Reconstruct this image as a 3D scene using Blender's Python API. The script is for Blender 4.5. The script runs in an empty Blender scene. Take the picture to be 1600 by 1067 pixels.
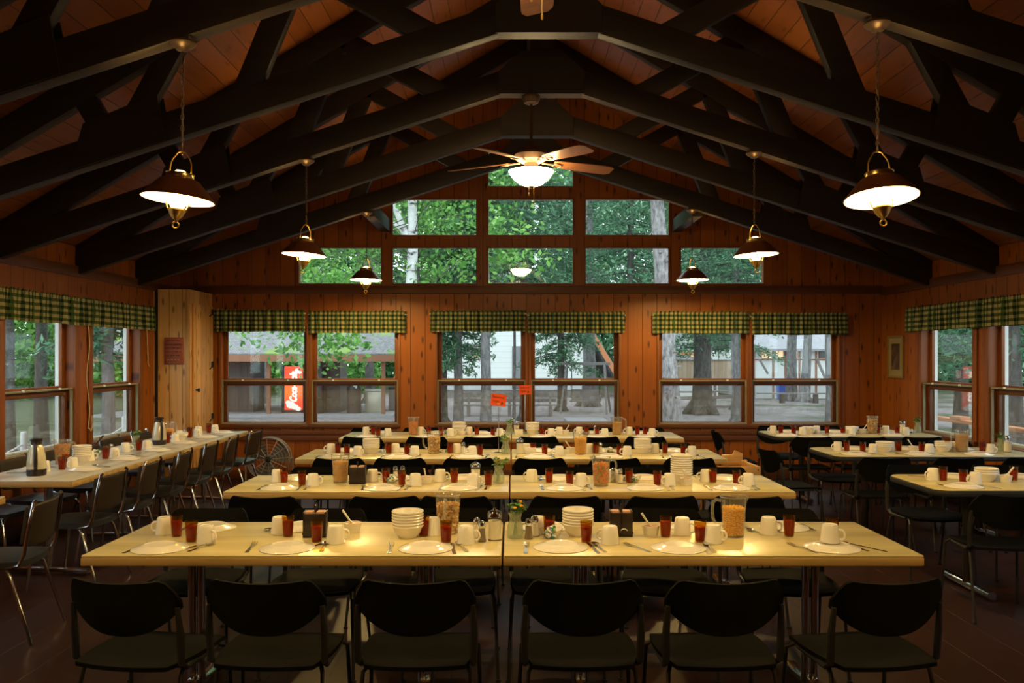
import bpy, bmesh, math, random
import numpy as np
from mathutils import Vector, Matrix
R = math.radians
PI = math.pi
random.seed(7)
rng = np.random.default_rng(11)
SC = bpy.context.scene
COL = SC.collection

# ------------------------------------------------------------------ camera
F = 1334.0          # focal length in pixels of the 1600 px wide frame
CH = 1.603          # camera height
cd = bpy.data.cameras.new('camera')
cam = bpy.data.objects.new('camera', cd)
COL.objects.link(cam)
cam.location = (0, 0, CH)
cam.rotation_euler = (R(90), 0, 0)
cd.sensor_fit = 'HORIZONTAL'
cd.sensor_width = 36.0
cd.lens = 36.0 * F / 1600.0
cd.shift_y = 23.5 / 1600.0
cd.clip_start = 0.05
cd.clip_end = 400
SC.camera = cam

# ------------------------------------------------------------------ sky, exposure
SKY = 3.6
wd = bpy.data.worlds.new('overcast_sky')
SC.world = wd
wd.use_nodes = True
wd.node_tree.nodes['Background'].inputs[0].default_value = (0.80, 0.94, 1.0, 1)
wd.node_tree.nodes['Background'].inputs[1].default_value = SKY
vs = SC.view_settings
SC.display_settings.display_device = 'sRGB'
vs.view_transform = 'Standard'
vs.look = 'None'
vs.exposure = 0.0
vs.gamma = 1.0
vs.use_curve_mapping = False
SC.cycles.sample_clamp_indirect = 4.0
SC.cycles.transparent_max_bounces = 24
LAMP_RGB = (1.0, 0.67, 0.22)
LAMP = 2300.0        # pendant bulb radiance
BOWL = 75.0         # ceiling fan glass bowl radiance

# ------------------------------------------------------------------ mesh building
class MB:
    def __init__(s):
        s.v = []; s.f = []; s.uv = None
    def add(s, vs_, fs_, M=None):
        b = len(s.v)
        if M is not None:
            vs_ = [tuple(M @ Vector(p)) for p in vs_]
        s.v += [tuple(p) for p in vs_]
        s.f += [tuple(b + i for i in f) for f in fs_]
        return s
    def box(s, c, d, rz=0, M=None):
        x, y, z = d[0] / 2, d[1] / 2, d[2] / 2
        vs_ = [(-x, -y, -z), (x, -y, -z), (x, y, -z), (-x, y, -z), (-x, -y, z), (x, -y, z), (x, y, z), (-x, y, z)]
        fs_ = [(3, 2, 1, 0), (4, 5, 6, 7), (0, 1, 5, 4), (1, 2, 6, 5), (2, 3, 7, 6), (3, 0, 4, 7)]
        T = Matrix.Translation(c) @ Matrix.Rotation(rz, 4, 'Z')
        return s.add(vs_, fs_, T if M is None else T @ M)
    def span(s, a, b):
        return s.box([(a[i] + b[i]) / 2 for i in range(3)], [abs(b[i] - a[i]) for i in range(3)])
    def bar(s, p0, p1, w, h, up=(0, 0, 1)):
        """box bar from p0 to p1, w across, h along up"""
        p0 = Vector(p0); p1 = Vector(p1)
        d = (p1 - p0); L = d.length; d.normalize()
        u = Vector(up); sd = d.cross(u)
        if sd.length < 1e-5:
            sd = d.cross(Vector((0, 1, 0)))
        sd.normalize(); u = sd.cross(d)
        vs_ = []
        for t in (0, L):
            for a, b in ((-1, -1), (1, -1), (1, 1), (-1, 1)):
                vs_.append(p0 + d * t + sd * (a * w / 2) + u * (b * h / 2))
        return s.add(vs_, [(3, 2, 1, 0), (4, 5, 6, 7), (0, 1, 5, 4), (1, 2, 6, 5), (2, 3, 7, 6), (3, 0, 4, 7)])
    def tube(s, pts, r, n=8, closed=False):
        pts = [Vector(p) for p in pts]
        m = len(pts)
        rs = r if isinstance(r, (list, tuple)) else [r] * m
        b = len(s.v)
        prev = None
        for i, p in enumerate(pts):
            if closed:
                d = pts[(i + 1) % m] - pts[i - 1]
            else:
                d = pts[min(i + 1, m - 1)] - pts[max(i - 1, 0)]
            d.normalize()
            if prev is None:
                a = Vector((0, 0, 1)) if abs(d.z) < 0.9 else Vector((1, 0, 0))
                u = d.cross(a).normalized()
            else:
                u = (prev - d * prev.dot(d)).normalized()
            prev = u
            w = d.cross(u)
            for k in range(n):
                t = 2 * PI * k / n
                s.v.append(tuple(p + (u * math.cos(t) + w * math.sin(t)) * rs[i]))
        for i in range(m if closed else m - 1):
            j = (i + 1) % m
            for k in range(n):
                s.f.append((b + i * n + k, b + i * n + (k + 1) % n, b + j * n + (k + 1) % n, b + j * n + k))
        if not closed:
            s.f.append(tuple(b + k for k in range(n))[::-1])
            s.f.append(tuple(b + (m - 1) * n + k for k in range(n)))
        return s
    def lathe(s, prof, n=24, c=(0, 0, 0), M=None):
        vs_ = []; fs_ = []; rings = []
        for r, z in prof:
            if r < 1e-6:
                rings.append([len(vs_)]); vs_.append((c[0], c[1], c[2] + z))
            else:
                rings.append(list(range(len(vs_), len(vs_) + n)))
                for k in range(n):
                    t = 2 * PI * k / n
                    vs_.append((c[0] + r * math.cos(t), c[1] + r * math.sin(t), c[2] + z))
        for a, b in zip(rings, rings[1:]):
            for k in range(n):
                k2 = (k + 1) % n
                if len(a) == 1 and len(b) == 1:
                    continue
                if len(a) == 1:
                    fs_.append((a[0], b[k2], b[k]))
                elif len(b) == 1:
                    fs_.append((a[k], a[k2], b[0]))
                else:
                    fs_.append((a[k], a[k2], b[k2], b[k]))
        return s.add(vs_, fs_, M)
    def prism(s, out, z0, z1, M=None):
        n = len(out)
        vs_ = [(x, y, z0) for x, y in out] + [(x, y, z1) for x, y in out]
        fs_ = [tuple(range(n))[::-1], tuple(range(n, 2 * n))]
        fs_ += [(i, (i + 1) % n, n + (i + 1) % n, n + i) for i in range(n)]
        return s.add(vs_, fs_, M)
    def sheet(s, fn, nu, nv, th=None):
        """grid fn(i/nu, j/nv) -> point; with th, a second layer offset by vector th closes it"""
        b = len(s.v)
        pts = [fn(i / nu, j / nv) for j in range(nv + 1) for i in range(nu + 1)]
        s.v += [tuple(p) for p in pts]
        W = nu + 1
        for j in range(nv):
            for i in range(nu):
                s.f.append((b + j * W + i, b + j * W + i + 1, b + (j + 1) * W + i + 1, b + (j + 1) * W + i))
        if th is not None:
            c = len(s.v)
            s.v += [(p[0] + th[0], p[1] + th[1], p[2] + th[2]) for p in pts]
            for j in range(nv):
                for i in range(nu):
                    s.f.append((c + j * W + i, c + (j + 1) * W + i, c + (j + 1) * W + i + 1, c + j * W + i + 1))
            edge = [j * W for j in range(nv, -1, -1)] + [i for i in range(1, W)] + [j * W + nu for j in range(1, nv + 1)] + [nv * W + i for i in range(nu - 1, 0, -1)]
            m = len(edge)
            for q in range(m):
                e0, e1 = edge[q], edge[(q + 1) % m]
                s.f.append((b + e1, b + e0, c + e0, c + e1))
        return s
    def mesh(s, name, m, smooth=True, bevel=0.0, angle=35, seg=2):
        me = bpy.data.meshes.new(name)
        me.from_pydata(s.v, [], s.f)
        bm = bmesh.new(); bm.from_mesh(me)
        bmesh.ops.recalc_face_normals(bm, faces=bm.faces)
        if bevel:
            es = [e for e in bm.edges if len(e.link_faces) == 2 and e.calc_face_angle(0) > R(30)]
            bmesh.ops.bevel(bm, geom=es, offset=bevel, segments=seg, profile=0.5, affect='EDGES')
        bm.to_mesh(me); bm.free()
        if smooth:
            me.polygons.foreach_set('use_smooth', [True] * len(me.polygons))
            me.set_sharp_from_angle(angle=R(angle))
        if m is not None:
            me.materials.append(m)
        return me

def obj(name, mb, m, parent=None, smooth=True, bevel=0.0, loc=None, angle=35, seg=2):
    me = mb if isinstance(mb, bpy.types.Mesh) else mb.mesh(name, m, smooth, bevel, angle, seg)
    o = bpy.data.objects.new(name, me)
    COL.objects.link(o)
    if parent is not None:
        o.parent = parent
    if loc is not None:
        o.location = loc
    return o

def tag(o, label, cat, group=None, kind=None):
    if label: o['label'] = label
    if cat: o['category'] = cat
    if group: o['group'] = group
    if kind: o['kind'] = kind
    return o

def thing(name, label, cat, loc=(0, 0, 0), rz=0, group=None):
    o = bpy.data.objects.new(name, None)
    o.empty_display_size = 0.1
    COL.objects.link(o)
    o.location = loc; o.rotation_euler = (0, 0, rz)
    return tag(o, label, cat, group)

def struct(name, mb, m, parent=None, **k):
    o = obj(name, mb, m, parent, **k)
    if parent is None:
        o['kind'] = 'structure'
    return o

KIDS = {}
def kids(o):
    return [c for c in o.children]

def dup(root, loc, rz=0, label=None, group=None):
    ch = kids(root)
    r = root.copy(); COL.objects.link(r)
    r.location = loc; r.rotation_euler = (0, 0, rz)
    if label: r['label'] = label
    if group: r['group'] = group
    for c in ch:
        k = c.copy(); COL.objects.link(k); k.parent = r
        for g in kids(c):
            q = g.copy(); COL.objects.link(q); q.parent = k
    return r

class Kind:
    """first placement moves the prototype itself, later ones copy it"""
    def __init__(s, root):
        s.root = root; s.used = False
    def put(s, loc, rz, label, group):
        if not s.used:
            s.used = True
            r = s.root
            r.location = loc; r.rotation_euler = (0, 0, rz)
            r['label'] = label
            if group: r['group'] = group
            return r
        return dup(s.root, loc, rz, label, group)

ORD = 'first second third fourth fifth sixth seventh eighth ninth tenth eleventh twelfth'.split()
def PX(px, Y): return (px - 800.0) * Y / F
def PZ(py, Y): return CH - (py - 557.0) * Y / F

# ------------------------------------------------------------------ materials
class NT:
    def __init__(s, name):
        s.m = bpy.data.materials.new(name); s.m.use_nodes = True
        s.t = s.m.node_tree
        s.b = s.t.nodes['Principled BSDF']; s.out = s.t.nodes['Material Output']
    def n(s, typ, **k):
        x = s.t.nodes.new(typ)
        for a, b in k.items(): setattr(x, a, b)
        return x
    def link(s, a, b): s.t.links.new(a, b)
    def put(s, sock, v):
        if hasattr(v, 'node'): s.link(v, sock)
        elif isinstance(v, (tuple, list)):
            sock.default_value = tuple(v) + ((1,) if len(v) == 3 and sock.type == 'RGBA' else ())
        else: sock.default_value = v
    def math(s, op, a, b=0.0, c=0.0):
        x = s.n('ShaderNodeMath', operation=op)
        s.put(x.inputs[0], a); s.put(x.inputs[1], b); s.put(x.inputs[2], c)
        return x.outputs[0]
    def coord(s, which='Object'):
        return s.n('ShaderNodeTexCoord').outputs[which]
    def sep(s, v):
        x = s.n('ShaderNodeSeparateXYZ'); s.link(v, x.inputs[0]); return x.outputs
    def comb(s, x=0, y=0, z=0):
        c = s.n('ShaderNodeCombineXYZ')
        for i, q in enumerate((x, y, z)): s.put(c.inputs[i], q)
        return c.outputs[0]
    def noise(s, v, scale, detail=3, rough=0.5):
        x = s.n('ShaderNodeTexNoise'); s.link(v, x.inputs['Vector'])
        x.inputs['Scale'].default_value = scale; x.inputs['Detail'].default_value = detail; x.inputs['Roughness'].default_value = rough
        return x.outputs[0]
    def mix(s, f, a, b, typ='MIX'):
        x = s.n('ShaderNodeMix', data_type='RGBA', blend_type=typ)
        s.put(x.inputs[0], f); s.put(x.inputs[6], a); s.put(x.inputs[7], b)
        return x.outputs[2]
    def ramp(s, f, stops, interp='LINEAR'):
        x = s.n('ShaderNodeValToRGB'); s.link(f, x.inputs[0])
        r = x.color_ramp; r.interpolation = interp
        while len(r.elements) < len(stops): r.elements.new(0.5)
        for e, (p, c) in zip(r.elements, stops):
            e.position = p; e.color = tuple(c) + (1,) if len(c) == 3 else c
        return x.outputs[0]
    def smooth(s, f, a, b):
        x = s.n('ShaderNodeMapRange', interpolation_type='SMOOTHSTEP')
        s.put(x.inputs[0], f); x.inputs[1].default_value = a; x.inputs[2].default_value = b
        return x.outputs[0]
    def bump(s, h, strength=0.3, dist=0.01):
        x = s.n('ShaderNodeBump'); x.inputs['Strength'].default_value = strength; x.inputs['Distance'].default_value = dist
        s.link(h, x.inputs['Height']); s.link(x.outputs[0], s.b.inputs['Normal'])
    def col(s, c): s.put(s.b.inputs['Base Color'], c); return s
    def rough(s, r): s.put(s.b.inputs['Roughness'], r); return s

def flat(name, c, rough=0.5, metal=0.0, spec=0.5, var=0.06, emit=None, es=0.0):
    t = NT(name)
    v = t.noise(t.coord(), 9.0, 2)
    lo = tuple(x * (1 - var) for x in c); hi = tuple(min(1, x * (1 + var)) for x in c)
    t.col(t.mix(v, lo, hi)).rough(rough)
    t.b.inputs['Metallic'].default_value = metal
    t.b.inputs['Specular IOR Level'].default_value = spec
    if emit:
        t.b.inputs['Emission Color'].default_value = tuple(emit) + (1,)
        t.b.inputs['Emission Strength'].default_value = es
    return t.m

def planks(name, base, across, along, width=0.14, var=0.35, rough=0.42, knots=1.0, groove=0.03, grain=1.0):
    """boards laid side by side along axis «across», running along axis «along», with grain, knots and dark grooves"""
    t = NT(name)
    o = t.sep(t.coord())
    a = o['XYZ'.index(across)]; l = o['XYZ'.index(along)]
    q = t.math('DIVIDE', a, width)
    idx = t.math('FLOOR', q); fr = t.math('FRACT', q)
    wn = t.n('ShaderNodeTexWhiteNoise', noise_dimensions='1D'); t.link(idx, wn.inputs['W'])
    rnd = wn.outputs['Value']
    off = t.math('MULTIPLY', rnd, 37.0)
    gv = t.comb(t.math('MULTIPLY', a, 22.0), t.math('ADD', t.math('MULTIPLY', l, 1.3), off), off)
    g = t.noise(gv, 1.0, 4, 0.6)
    tone = t.math('ADD', t.math('MULTIPLY', t.math('SUBTRACT', rnd, 0.5), var), t.math('MULTIPLY', t.math('SUBTRACT', g, 0.5), 0.7 * grain))
    tone = t.math('ADD', tone, 1.0)
    dark = tuple(x * y for x, y in zip(base, (0.45, 0.33, 0.25))); lite = tuple(min(1, x * y) for x, y in zip(base, (1.35, 1.5, 1.6)))
    c = t.ramp(t.math('MULTIPLY', tone, 0.5), [(0.2, dark), (0.5, base), (0.85, lite)])
    kv = t.comb(t.math('ADD', t.math('MULTIPLY', fr, 1.25), t.math('MULTIPLY', idx, 3.7)), t.math('ADD', t.math('MULTIPLY', l, 2.1), off), 0)
    vo = t.n('ShaderNodeTexVoronoi', voronoi_dimensions='2D'); t.link(kv, vo.inputs['Vector']); vo.inputs['Scale'].default_value = 1.0
    wob = t.math('MULTIPLY', t.noise(kv, 6.0, 2), 0.05)
    k = t.math('SUBTRACT', 1.0, t.smooth(t.math('ADD', vo.outputs['Distance'], wob), 0.065, 0.17))
    c = t.mix(t.math('MULTIPLY', k, 0.85 * knots), c, tuple(x * y for x, y in zip(base, (0.16, 0.09, 0.06))))
    e = t.math('MINIMUM', fr, t.math('SUBTRACT', 1.0, fr))
    gr = t.math('SUBTRACT', 1.0, t.smooth(e, groove * 0.25, groove))
    c = t.mix(t.math('MULTIPLY', gr, 0.85), c, tuple(x * 0.08 for x in base))
    t.col(c).rough(rough)
    t.b.inputs['Specular IOR Level'].default_value = 0.35
    t.bump(t.math('SUBTRACT', t.math('MULTIPLY', g, 0.12), gr), 0.5, 0.006)
    return t.m

def wood(name, base, axis='X', rough=0.4, scale=1.0, spec=0.4):
    t = NT(name)
    o = t.sep(t.coord()); i = 'XYZ'.index(axis)
    m = [t.math('MULTIPLY', o[k], (1.2 if k == i else 18.0) * scale) for k in range(3)]
    g = t.noise(t.comb(*m), 1.0, 4, 0.6)
    t.col(t.ramp(g, [(0.25, tuple(x * 0.62 for x in base)), (0.5, base), (0.8, tuple(min(1, x * 1.25) for x in base))])).rough(rough)
    t.b.inputs['Specular IOR Level'].default_value = spec
    t.bump(g, 0.08, 0.003)
    return t.m

def clear(name, tint=(1, 1, 1), haze=0.0, haze_col=(0.8, 0.8, 0.8), rough=0.02, ior=1.45):
    """thin clear sheet: see-through with a mirror-like sheen that grows at grazing angles, and an optional milky part"""
    t = NT(name)
    tr = t.n('ShaderNodeBsdfTransparent'); tr.inputs[0].default_value = tuple(tint) + (1,)
    gl = t.n('ShaderNodeBsdfGlossy'); gl.inputs['Roughness'].default_value = rough
    fr = t.n('ShaderNodeFresnel'); bf = t.n('ShaderNodeNewGeometry').outputs['Backfacing']
    t.link(t.math('ADD', t.math('MULTIPLY', bf, 1.0 / ior - ior), ior), fr.inputs[0])  # same sheen on both faces of the sheet
    mx = t.n('ShaderNodeMixShader'); t.link(fr.outputs[0], mx.inputs[0]); t.link(tr.outputs[0], mx.inputs[1]); t.link(gl.outputs[0], mx.inputs[2])
    last = mx
    if haze:
        df = t.n('ShaderNodeBsdfDiffuse'); df.inputs[0].default_value = tuple(haze_col) + (1,)
        m2 = t.n('ShaderNodeMixShader'); m2.inputs[0].default_value = haze
        t.link(mx.outputs[0], m2.inputs[1]); t.link(df.outputs[0], m2.inputs[2]); last = m2
    t.link(last.outputs[0], t.out.inputs[0])
    return t.m

def islands(name, cols, rough=0.5, trans=0.0):
    t = NT(name)
    g = t.n('ShaderNodeNewGeometry').outputs['Random Per Island']
    n = len(cols)
    c = t.ramp(g, [(i / n, c) for i, c in enumerate(cols)], 'CONSTANT')
    t.col(c).rough(rough)
    t.b.inputs['Specular IOR Level'].default_value = 0.25
    if trans:
        tl = t.n('ShaderNodeBsdfTranslucent'); t.link(c, tl.inputs[0])
        mx = t.n('ShaderNodeMixShader'); mx.inputs[0].default_value = trans
        t.link(t.b.outputs[0], mx.inputs[1]); t.link(tl.outputs[0], mx.inputs[2]); t.link(mx.outputs[0], t.out.inputs[0])
    return t.m

def glow(name, c, strength):
    t = NT(name)
    t.col((0.9, 0.88, 0.8))
    t.b.inputs['Emission Color'].default_value = tuple(c) + (1,)
    t.b.inputs['Emission Strength'].default_value = strength
    return t.m

PINE = (0.285, 0.080, 0.0095)
M = {}
M['wall_x'] = planks('knotty_pine_across_x', PINE, 'X', 'Z', 0.19)
M['wall_y'] = planks('knotty_pine_across_y', PINE, 'Y', 'Z', 0.19)
M['deck'] = planks('roof_deck_boards', (0.20, 0.060, 0.016), 'X', 'Y', 0.15, knots=0.5)
M['closet_x'] = planks('daylit_pine_across_x', (0.72, 0.42, 0.15), 'X', 'Z', 0.16, knots=0.8)  # same pine as the walls, window daylight put into a lighter colour
M['closet_y'] = planks('daylit_pine_across_y', (0.64, 0.34, 0.11), 'Y', 'Z', 0.17, knots=0.8)  # closet side, likewise lightened in colour for the daylight
M['trim'] = wood('stained_trim', (0.12, 0.038, 0.010), 'X', 0.45)
M['trim_z'] = wood('stained_trim_upright', (0.21, 0.062, 0.011), 'Z', 0.45)
M['trim_y'] = wood('stained_trim_side', (0.12, 0.038, 0.010), 'Y', 0.45)
M['beam'] = wood('dark_stained_timber', (0.020, 0.012, 0.007), 'X', 0.55, spec=0.3)
M['floor'] = planks('dark_red_floor', (0.030, 0.011, 0.0065), 'X', 'Y', 0.305, rough=0.40, knots=0.0, var=0.3, groove=0.008, grain=.8)
M['floor'].node_tree.nodes['Principled BSDF'].inputs['Specular IOR Level'].default_value = 0.16
M['alu'] = flat('beige_aluminium', (0.26, 0.25, 0.17), 0.5, 0.1)
M['alu_white'] = flat('white_aluminium', (0.75, 0.78, 0.76), 0.45)
M['pane'] = clear('window_glass', (0.96, 0.98, 0.97))
M['screen'] = clear('insect_screen', (0.92, 0.92, 0.94), 0.34, (0.31, 0.305, 0.345), 0.5, 1.02)
M['laminate'] = wood('maple_laminate', (0.64, 0.545, 0.29), 'X', 0.27, 0.35)
M['laminate_side'] = wood('daylit_laminate', (0.58, 0.56, 0.52), 'Y', 0.27, 0.35)  # daylight on the side tables put into a whiter, greyer colour
M['edge'] = wood('oak_edge', (0.42, 0.265, 0.095), 'X', 0.4)
M['chrome'] = flat('chrome', (0.55, 0.55, 0.56), 0.14, 1.0)
M['steel'] = flat('cutlery_steel', (0.72, 0.70, 0.66), 0.2, 1.0)
M['black_plastic'] = flat('black_plastic', (0.0038, 0.0036, 0.0031), 0.8, spec=.05)
M['black_metal'] = flat('black_metal', (0.018, 0.018, 0.018), 0.35)
M['black_edge'] = flat('black_edge', (0.012, 0.012, 0.012), 0.5)
M['vinyl'] = flat('dark_vinyl', (0.020, 0.022, 0.028), 0.38, spec=.4)
M['brown_vinyl'] = flat('brown_vinyl', (0.030, 0.021, 0.014), 0.5, spec=.2)
M['china'] = flat('white_china', (0.82, 0.78, 0.72), 0.11)
M['mug'] = flat('white_mug', (0.84, 0.80, 0.74), 0.2)
M['amber'] = clear('amber_tumbler', (0.82, 0.64, 0.22), 0.02, (0.30, 0.18, 0.02), 0.05)
M['juice'] = flat('red_drink', (0.40, 0.007, 0.008), 0.15, spec=.3)
M['clear_thick'] = clear('thick_clear_plastic', (0.93, 0.93, 0.92), 0.14, (0.85, 0.85, 0.82), 0.08)
M['clear'] = clear('clear_plastic', (0.97, 0.97, 0.96), 0.03, (0.8, 0.8, 0.78), 0.05)
M['frost'] = clear('bubbled_glass', (0.90, 0.93, 0.87), 0.16, (0.70, 0.72, 0.62), 0.15)
M['brass'] = flat('brass', (0.55, 0.36, 0.11), 0.3, 1.0)
M['bronze'] = flat('bronze_shade', (0.16, 0.055, 0.018), 0.34, 0.6)
M['enamel'] = flat('white_enamel', (0.85, 0.82, 0.74), 0.4)
M['bulb_top'] = glow('lit_chimney_top', LAMP_RGB, 30.0)
M['bulb_low'] = glow('lit_chimney_foot', LAMP_RGB, 60.0)
M['bulb'] = glow('lit_chimney', LAMP_RGB, LAMP)
M['bowl'] = glow('lit_glass_bowl', (1.0, 0.72, 0.34), BOWL)
M['motor'] = flat('dark_bronze', (0.10, 0.06, 0.035), 0.4, 0.6)
M['blade'] = wood('fan_blade_wood', (0.22, 0.085, 0.03), 'X', 0.4)
M['salt'] = flat('salt', (0.80, 0.76, 0.66), 0.8)
M['pepper'] = flat('pepper', (0.22, 0.16, 0.10), 0.8, var=0.4)
M['sugar'] = flat('sugar', (0.86, 0.80, 0.66), 0.8)
M['jam'] = flat('red_spread', (0.38, 0.07, 0.02), 0.3)
M['white_plastic'] = flat('white_plastic', (0.82, 0.80, 0.75), 0.3)
M['paper'] = flat('white_paper', (0.82, 0.79, 0.72), 0.7)
M['orange_card'] = flat('orange_card', (0.85, 0.085, 0.008), 0.6)
M['ink'] = flat('dark_ink', (0.03, 0.012, 0.01), 0.7)
M['leaf_in'] = islands('vase_leaves', [(0.05, 0.16, 0.03), (0.08, 0.22, 0.04), (0.12, 0.26, 0.06)], 0.5)
M['flower_white'] = islands('white_petals', [(0.8, 0.8, 0.72), (0.75, 0.78, 0.66)], 0.5)
M['flower'] = islands('yellow_petals', [(0.85, 0.42, 0.02), (0.9, 0.5, 0.03), (0.8, 0.35, 0.02)], 0.5)
M['highchair'] = wood('blond_wood', (0.66, 0.36, 0.12), 'X', 0.4)
M['fan_wire'] = flat('grey_fan_guard', (0.34, 0.31, 0.30), 0.4, 0.5)
M['fan_blade'] = flat('grey_fan_blade', (0.09, 0.085, 0.09), 0.45)
M['cer_corn'] = islands('yellow_cereal', [(0.90, 0.48, 0.05), (0.85, 0.42, 0.04), (0.92, 0.55, 0.09)], 0.6)
M['cer_flake'] = islands('wheat_cereal', [(0.62, 0.36, 0.12), (0.72, 0.46, 0.2), (0.50, 0.27, 0.09), (0.80, 0.60, 0.33)], 0.7)
M['cer_tan'] = islands('tan_cereal', [(0.66, 0.38, 0.13), (0.72, 0.44, 0.17), (0.60, 0.33, 0.10)], 0.7)
M['cer_fruit'] = islands('coloured_cereal', [(0.85, 0.25, 0.05), (0.80, 0.20, 0.07), (0.22, 0.38, 0.08), (0.88, 0.36, 0.08), (0.85, 0.28, 0.06)], 0.6)
M['creamers'] = islands('creamer_cups', [(0.85, 0.82, 0.75), (0.80, 0.76, 0.68), (0.03, 0.30, 0.10), (0.85, 0.80, 0.72), (0.04, 0.12, 0.45)], 0.35)
M['thermos'] = flat('cream_flask', (0.68, 0.62, 0.48), 0.25, 0.3)
M['brown_plastic'] = flat('dark_brown_plastic', (0.020, 0.012, 0.009), 0.35)
M['plaque'] = wood('red_wood_plaque', (0.34, 0.085, 0.035), 'X', 0.5)
M['gold'] = flat('gold_frame', (0.30, 0.20, 0.07), 0.45, 0.3)
M['iron'] = flat('black_iron', (0.02, 0.018, 0.016), 0.5, 0.5)
M['cord'] = flat('cream_cord', (0.62, 0.50, 0.32), 0.8)

# ------------------------------------------------------------------ room shell
XL, XR, YF, YB, RX = -4.35, 4.85, 11.2, -2.6, 0.25
def zdeck(x): return 5.425 - 0.59 * abs(x - RX)
TRIM_Z = 2.47

struct('floor', MB().span((XL, YB, -0.1), (XR, YF, 0)), M['floor'], smooth=False)

def W_far(a, d, z): return (a, YF + d, z)
def W_left(a, d, z): return (XL - d, a, z)
def W_right(a, d, z): return (XR + d, a, z)

def wall_mesh(fn, a_cuts, z_cuts, holes, th, top=None):
    """wall of cells with openings left out; top(a) caps the height"""
    A = sorted(set(a_cuts)); Z = sorted(set(z_cuts))
    mb = MB()
    for i in range(len(A) - 1):
        for j in range(len(Z) - 1):
            am, zm = (A[i] + A[i + 1]) / 2, (Z[j] + Z[j + 1]) / 2
            if any(h[0] < am < h[1] and h[2] < zm < h[3] for h in holes):
                continue
            c = [(A[i], Z[j]), (A[i + 1], Z[j]), (A[i + 1], Z[j + 1]), (A[i], Z[j + 1])]
            if top:
                c = [(a, min(z, top(a))) for a, z in c]
                if max(abs(c[3][1] - c[0][1]), abs(c[2][1] - c[1][1])) < 1e-4:
                    continue
            vs_ = [fn(a, 0, z) for a, z in c] + [fn(a, th, z) for a, z in c]
            mb.add(vs_, [(0, 1, 2, 3), (7, 6, 5, 4), (0, 4, 5, 1), (1, 5, 6, 2), (2, 6, 7, 3), (3, 7, 4, 0)])
    return mb

SILL, RAIL, HEAD = 0.72, 1.28, 2.0
far_w = [(-3.81, -2.695), (-2.63, -1.495), (-0.98, 0.176), (0.25, 1.40), (1.93, 3.08), (3.145, 4.28)]
gab = [(-2.81, -1.70, 2.545, 3.04), (-1.58, -0.453, 2.545, 3.04), (-0.327, 0.814, 2.545, 3.04), (0.949, 2.074, 2.545, 3.04), (2.20, 3.317, 2.545, 3.04),
       (-1.58, -0.453, 3.18, 3.68), (-0.327, 0.814, 3.18, 3.68), (0.949, 2.074, 3.18, 3.68), (-0.327, 0.814, 3.82, 4.32)]
left_w = [(8.83, 9.95), (7.30, 8.47), (5.72, 6.89), (4.19, 5.36), (2.61, 3.78)]
right_w = [(8.97, 10.09), (7.50, 8.66), (5.93, 7.08), (4.42, 5.6), (2.8, 3.95)]
fh = [(a, b, SILL, HEAD) for a, b in far_w] + gab
ac = [XL - .15, XR + .15, RX] + [q for h in fh for q in h[:2]] + [x / 2 for x in range(-8, 10)]
zc = [-0.1, TRIM_Z, 2.71, 5.5] + [q for h in fh for q in h[2:]] + [4.6, 4.9, 5.2]
struct('wall_far', wall_mesh(W_far, ac, zc, fh, 0.15, lambda a: zdeck(a)), M['wall_x'], smooth=False)
for nm, fn, ws in (('wall_left', W_left, left_w), ('wall_right', W_right, right_w)):
    hs = [(a, b, SILL, HEAD) for a, b in ws]
    struct(nm, wall_mesh(fn, [YB, YF] + [q for h in hs for q in h[:2]], [-0.1, SILL, HEAD, 2.70], hs, 0.15), M['wall_y'], smooth=False)
struct('wall_back', MB().span((XL - .15, YB - .15, -0.1), (XR + .15, YB, 5.6)), M['wall_x'], smooth=False)

# sloping boarded ceiling under the roof
for nm, x0 in (('ceiling_left', XL - 0.5), ('ceiling_right', XR + 0.5)):
    mb = MB()
    z0, z1 = zdeck(x0), zdeck(RX)
    vs_ = [(x0, YB - .2, z0), (RX, YB - .2, z1), (RX, YF + .55, z1), (x0, YF + .55, z0)]
    vs_ += [(x, y, z + 0.14) for x, y, z in vs_]
    mb.add(vs_, [(0, 1, 2, 3), (7, 6, 5, 4), (0, 4, 5, 1), (1, 5, 6, 2), (2, 6, 7, 3), (3, 7, 4, 0)])
    struct(nm, mb, M['deck'], smooth=False)

# long dark trim boards at plate height, sill rails and skirting
struct('trim_1', MB().span((XL, YF - 0.035, 2.425), (XR, YF, 2.525)), M['trim'], bevel=.004)
struct('trim_2', MB().span((XL, YB, 2.40), (XL + 0.035, YF - .04, 2.50)), M['trim_y'], bevel=.004)
struct('trim_3', MB().span((XR - 0.035, YB, 2.40), (XR, YF - .04, 2.50)), M['trim_y'], bevel=.004)
mb = MB(); mb.span((XL, YF - 0.03, 0.50), (XR, YF, 0.57)); mb.span((XL, YF - 0.022, 0.575), (XR, YF, 0.63))
struct('trim_4', mb, M['trim'], bevel=.004)
struct('baseboard_far', MB().span((XL, YF - 0.02, 0), (XR, YF, 0.12)), M['trim'], bevel=.004)
struct('baseboard_left', MB().span((XL, YB, 0), (XL + 0.02, YF - .03, 0.12)), M['trim_y'], bevel=.004)
struct('baseboard_right', MB().span((XR - 0.02, YB, 0), (XR, YF - .03, 0.12)), M['trim_y'], bevel=.004)

# ------------------------------------------------------------------ windows
WN = [0]
def new_window():
    WN[0] += 1
    o = bpy.data.objects.new('window_%d' % WN[0], None)
    COL.objects.link(o); o['kind'] = 'structure'
    return o

def wspan(mb, fn, a0, a1, d0, d1, z0, z1):
    p, q = fn(a0, d0, z0), fn(a1, d1, z1)
    mb.span([min(p[i], q[i]) for i in range(3)], [max(p[i], q[i]) for i in range(3)])

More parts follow.
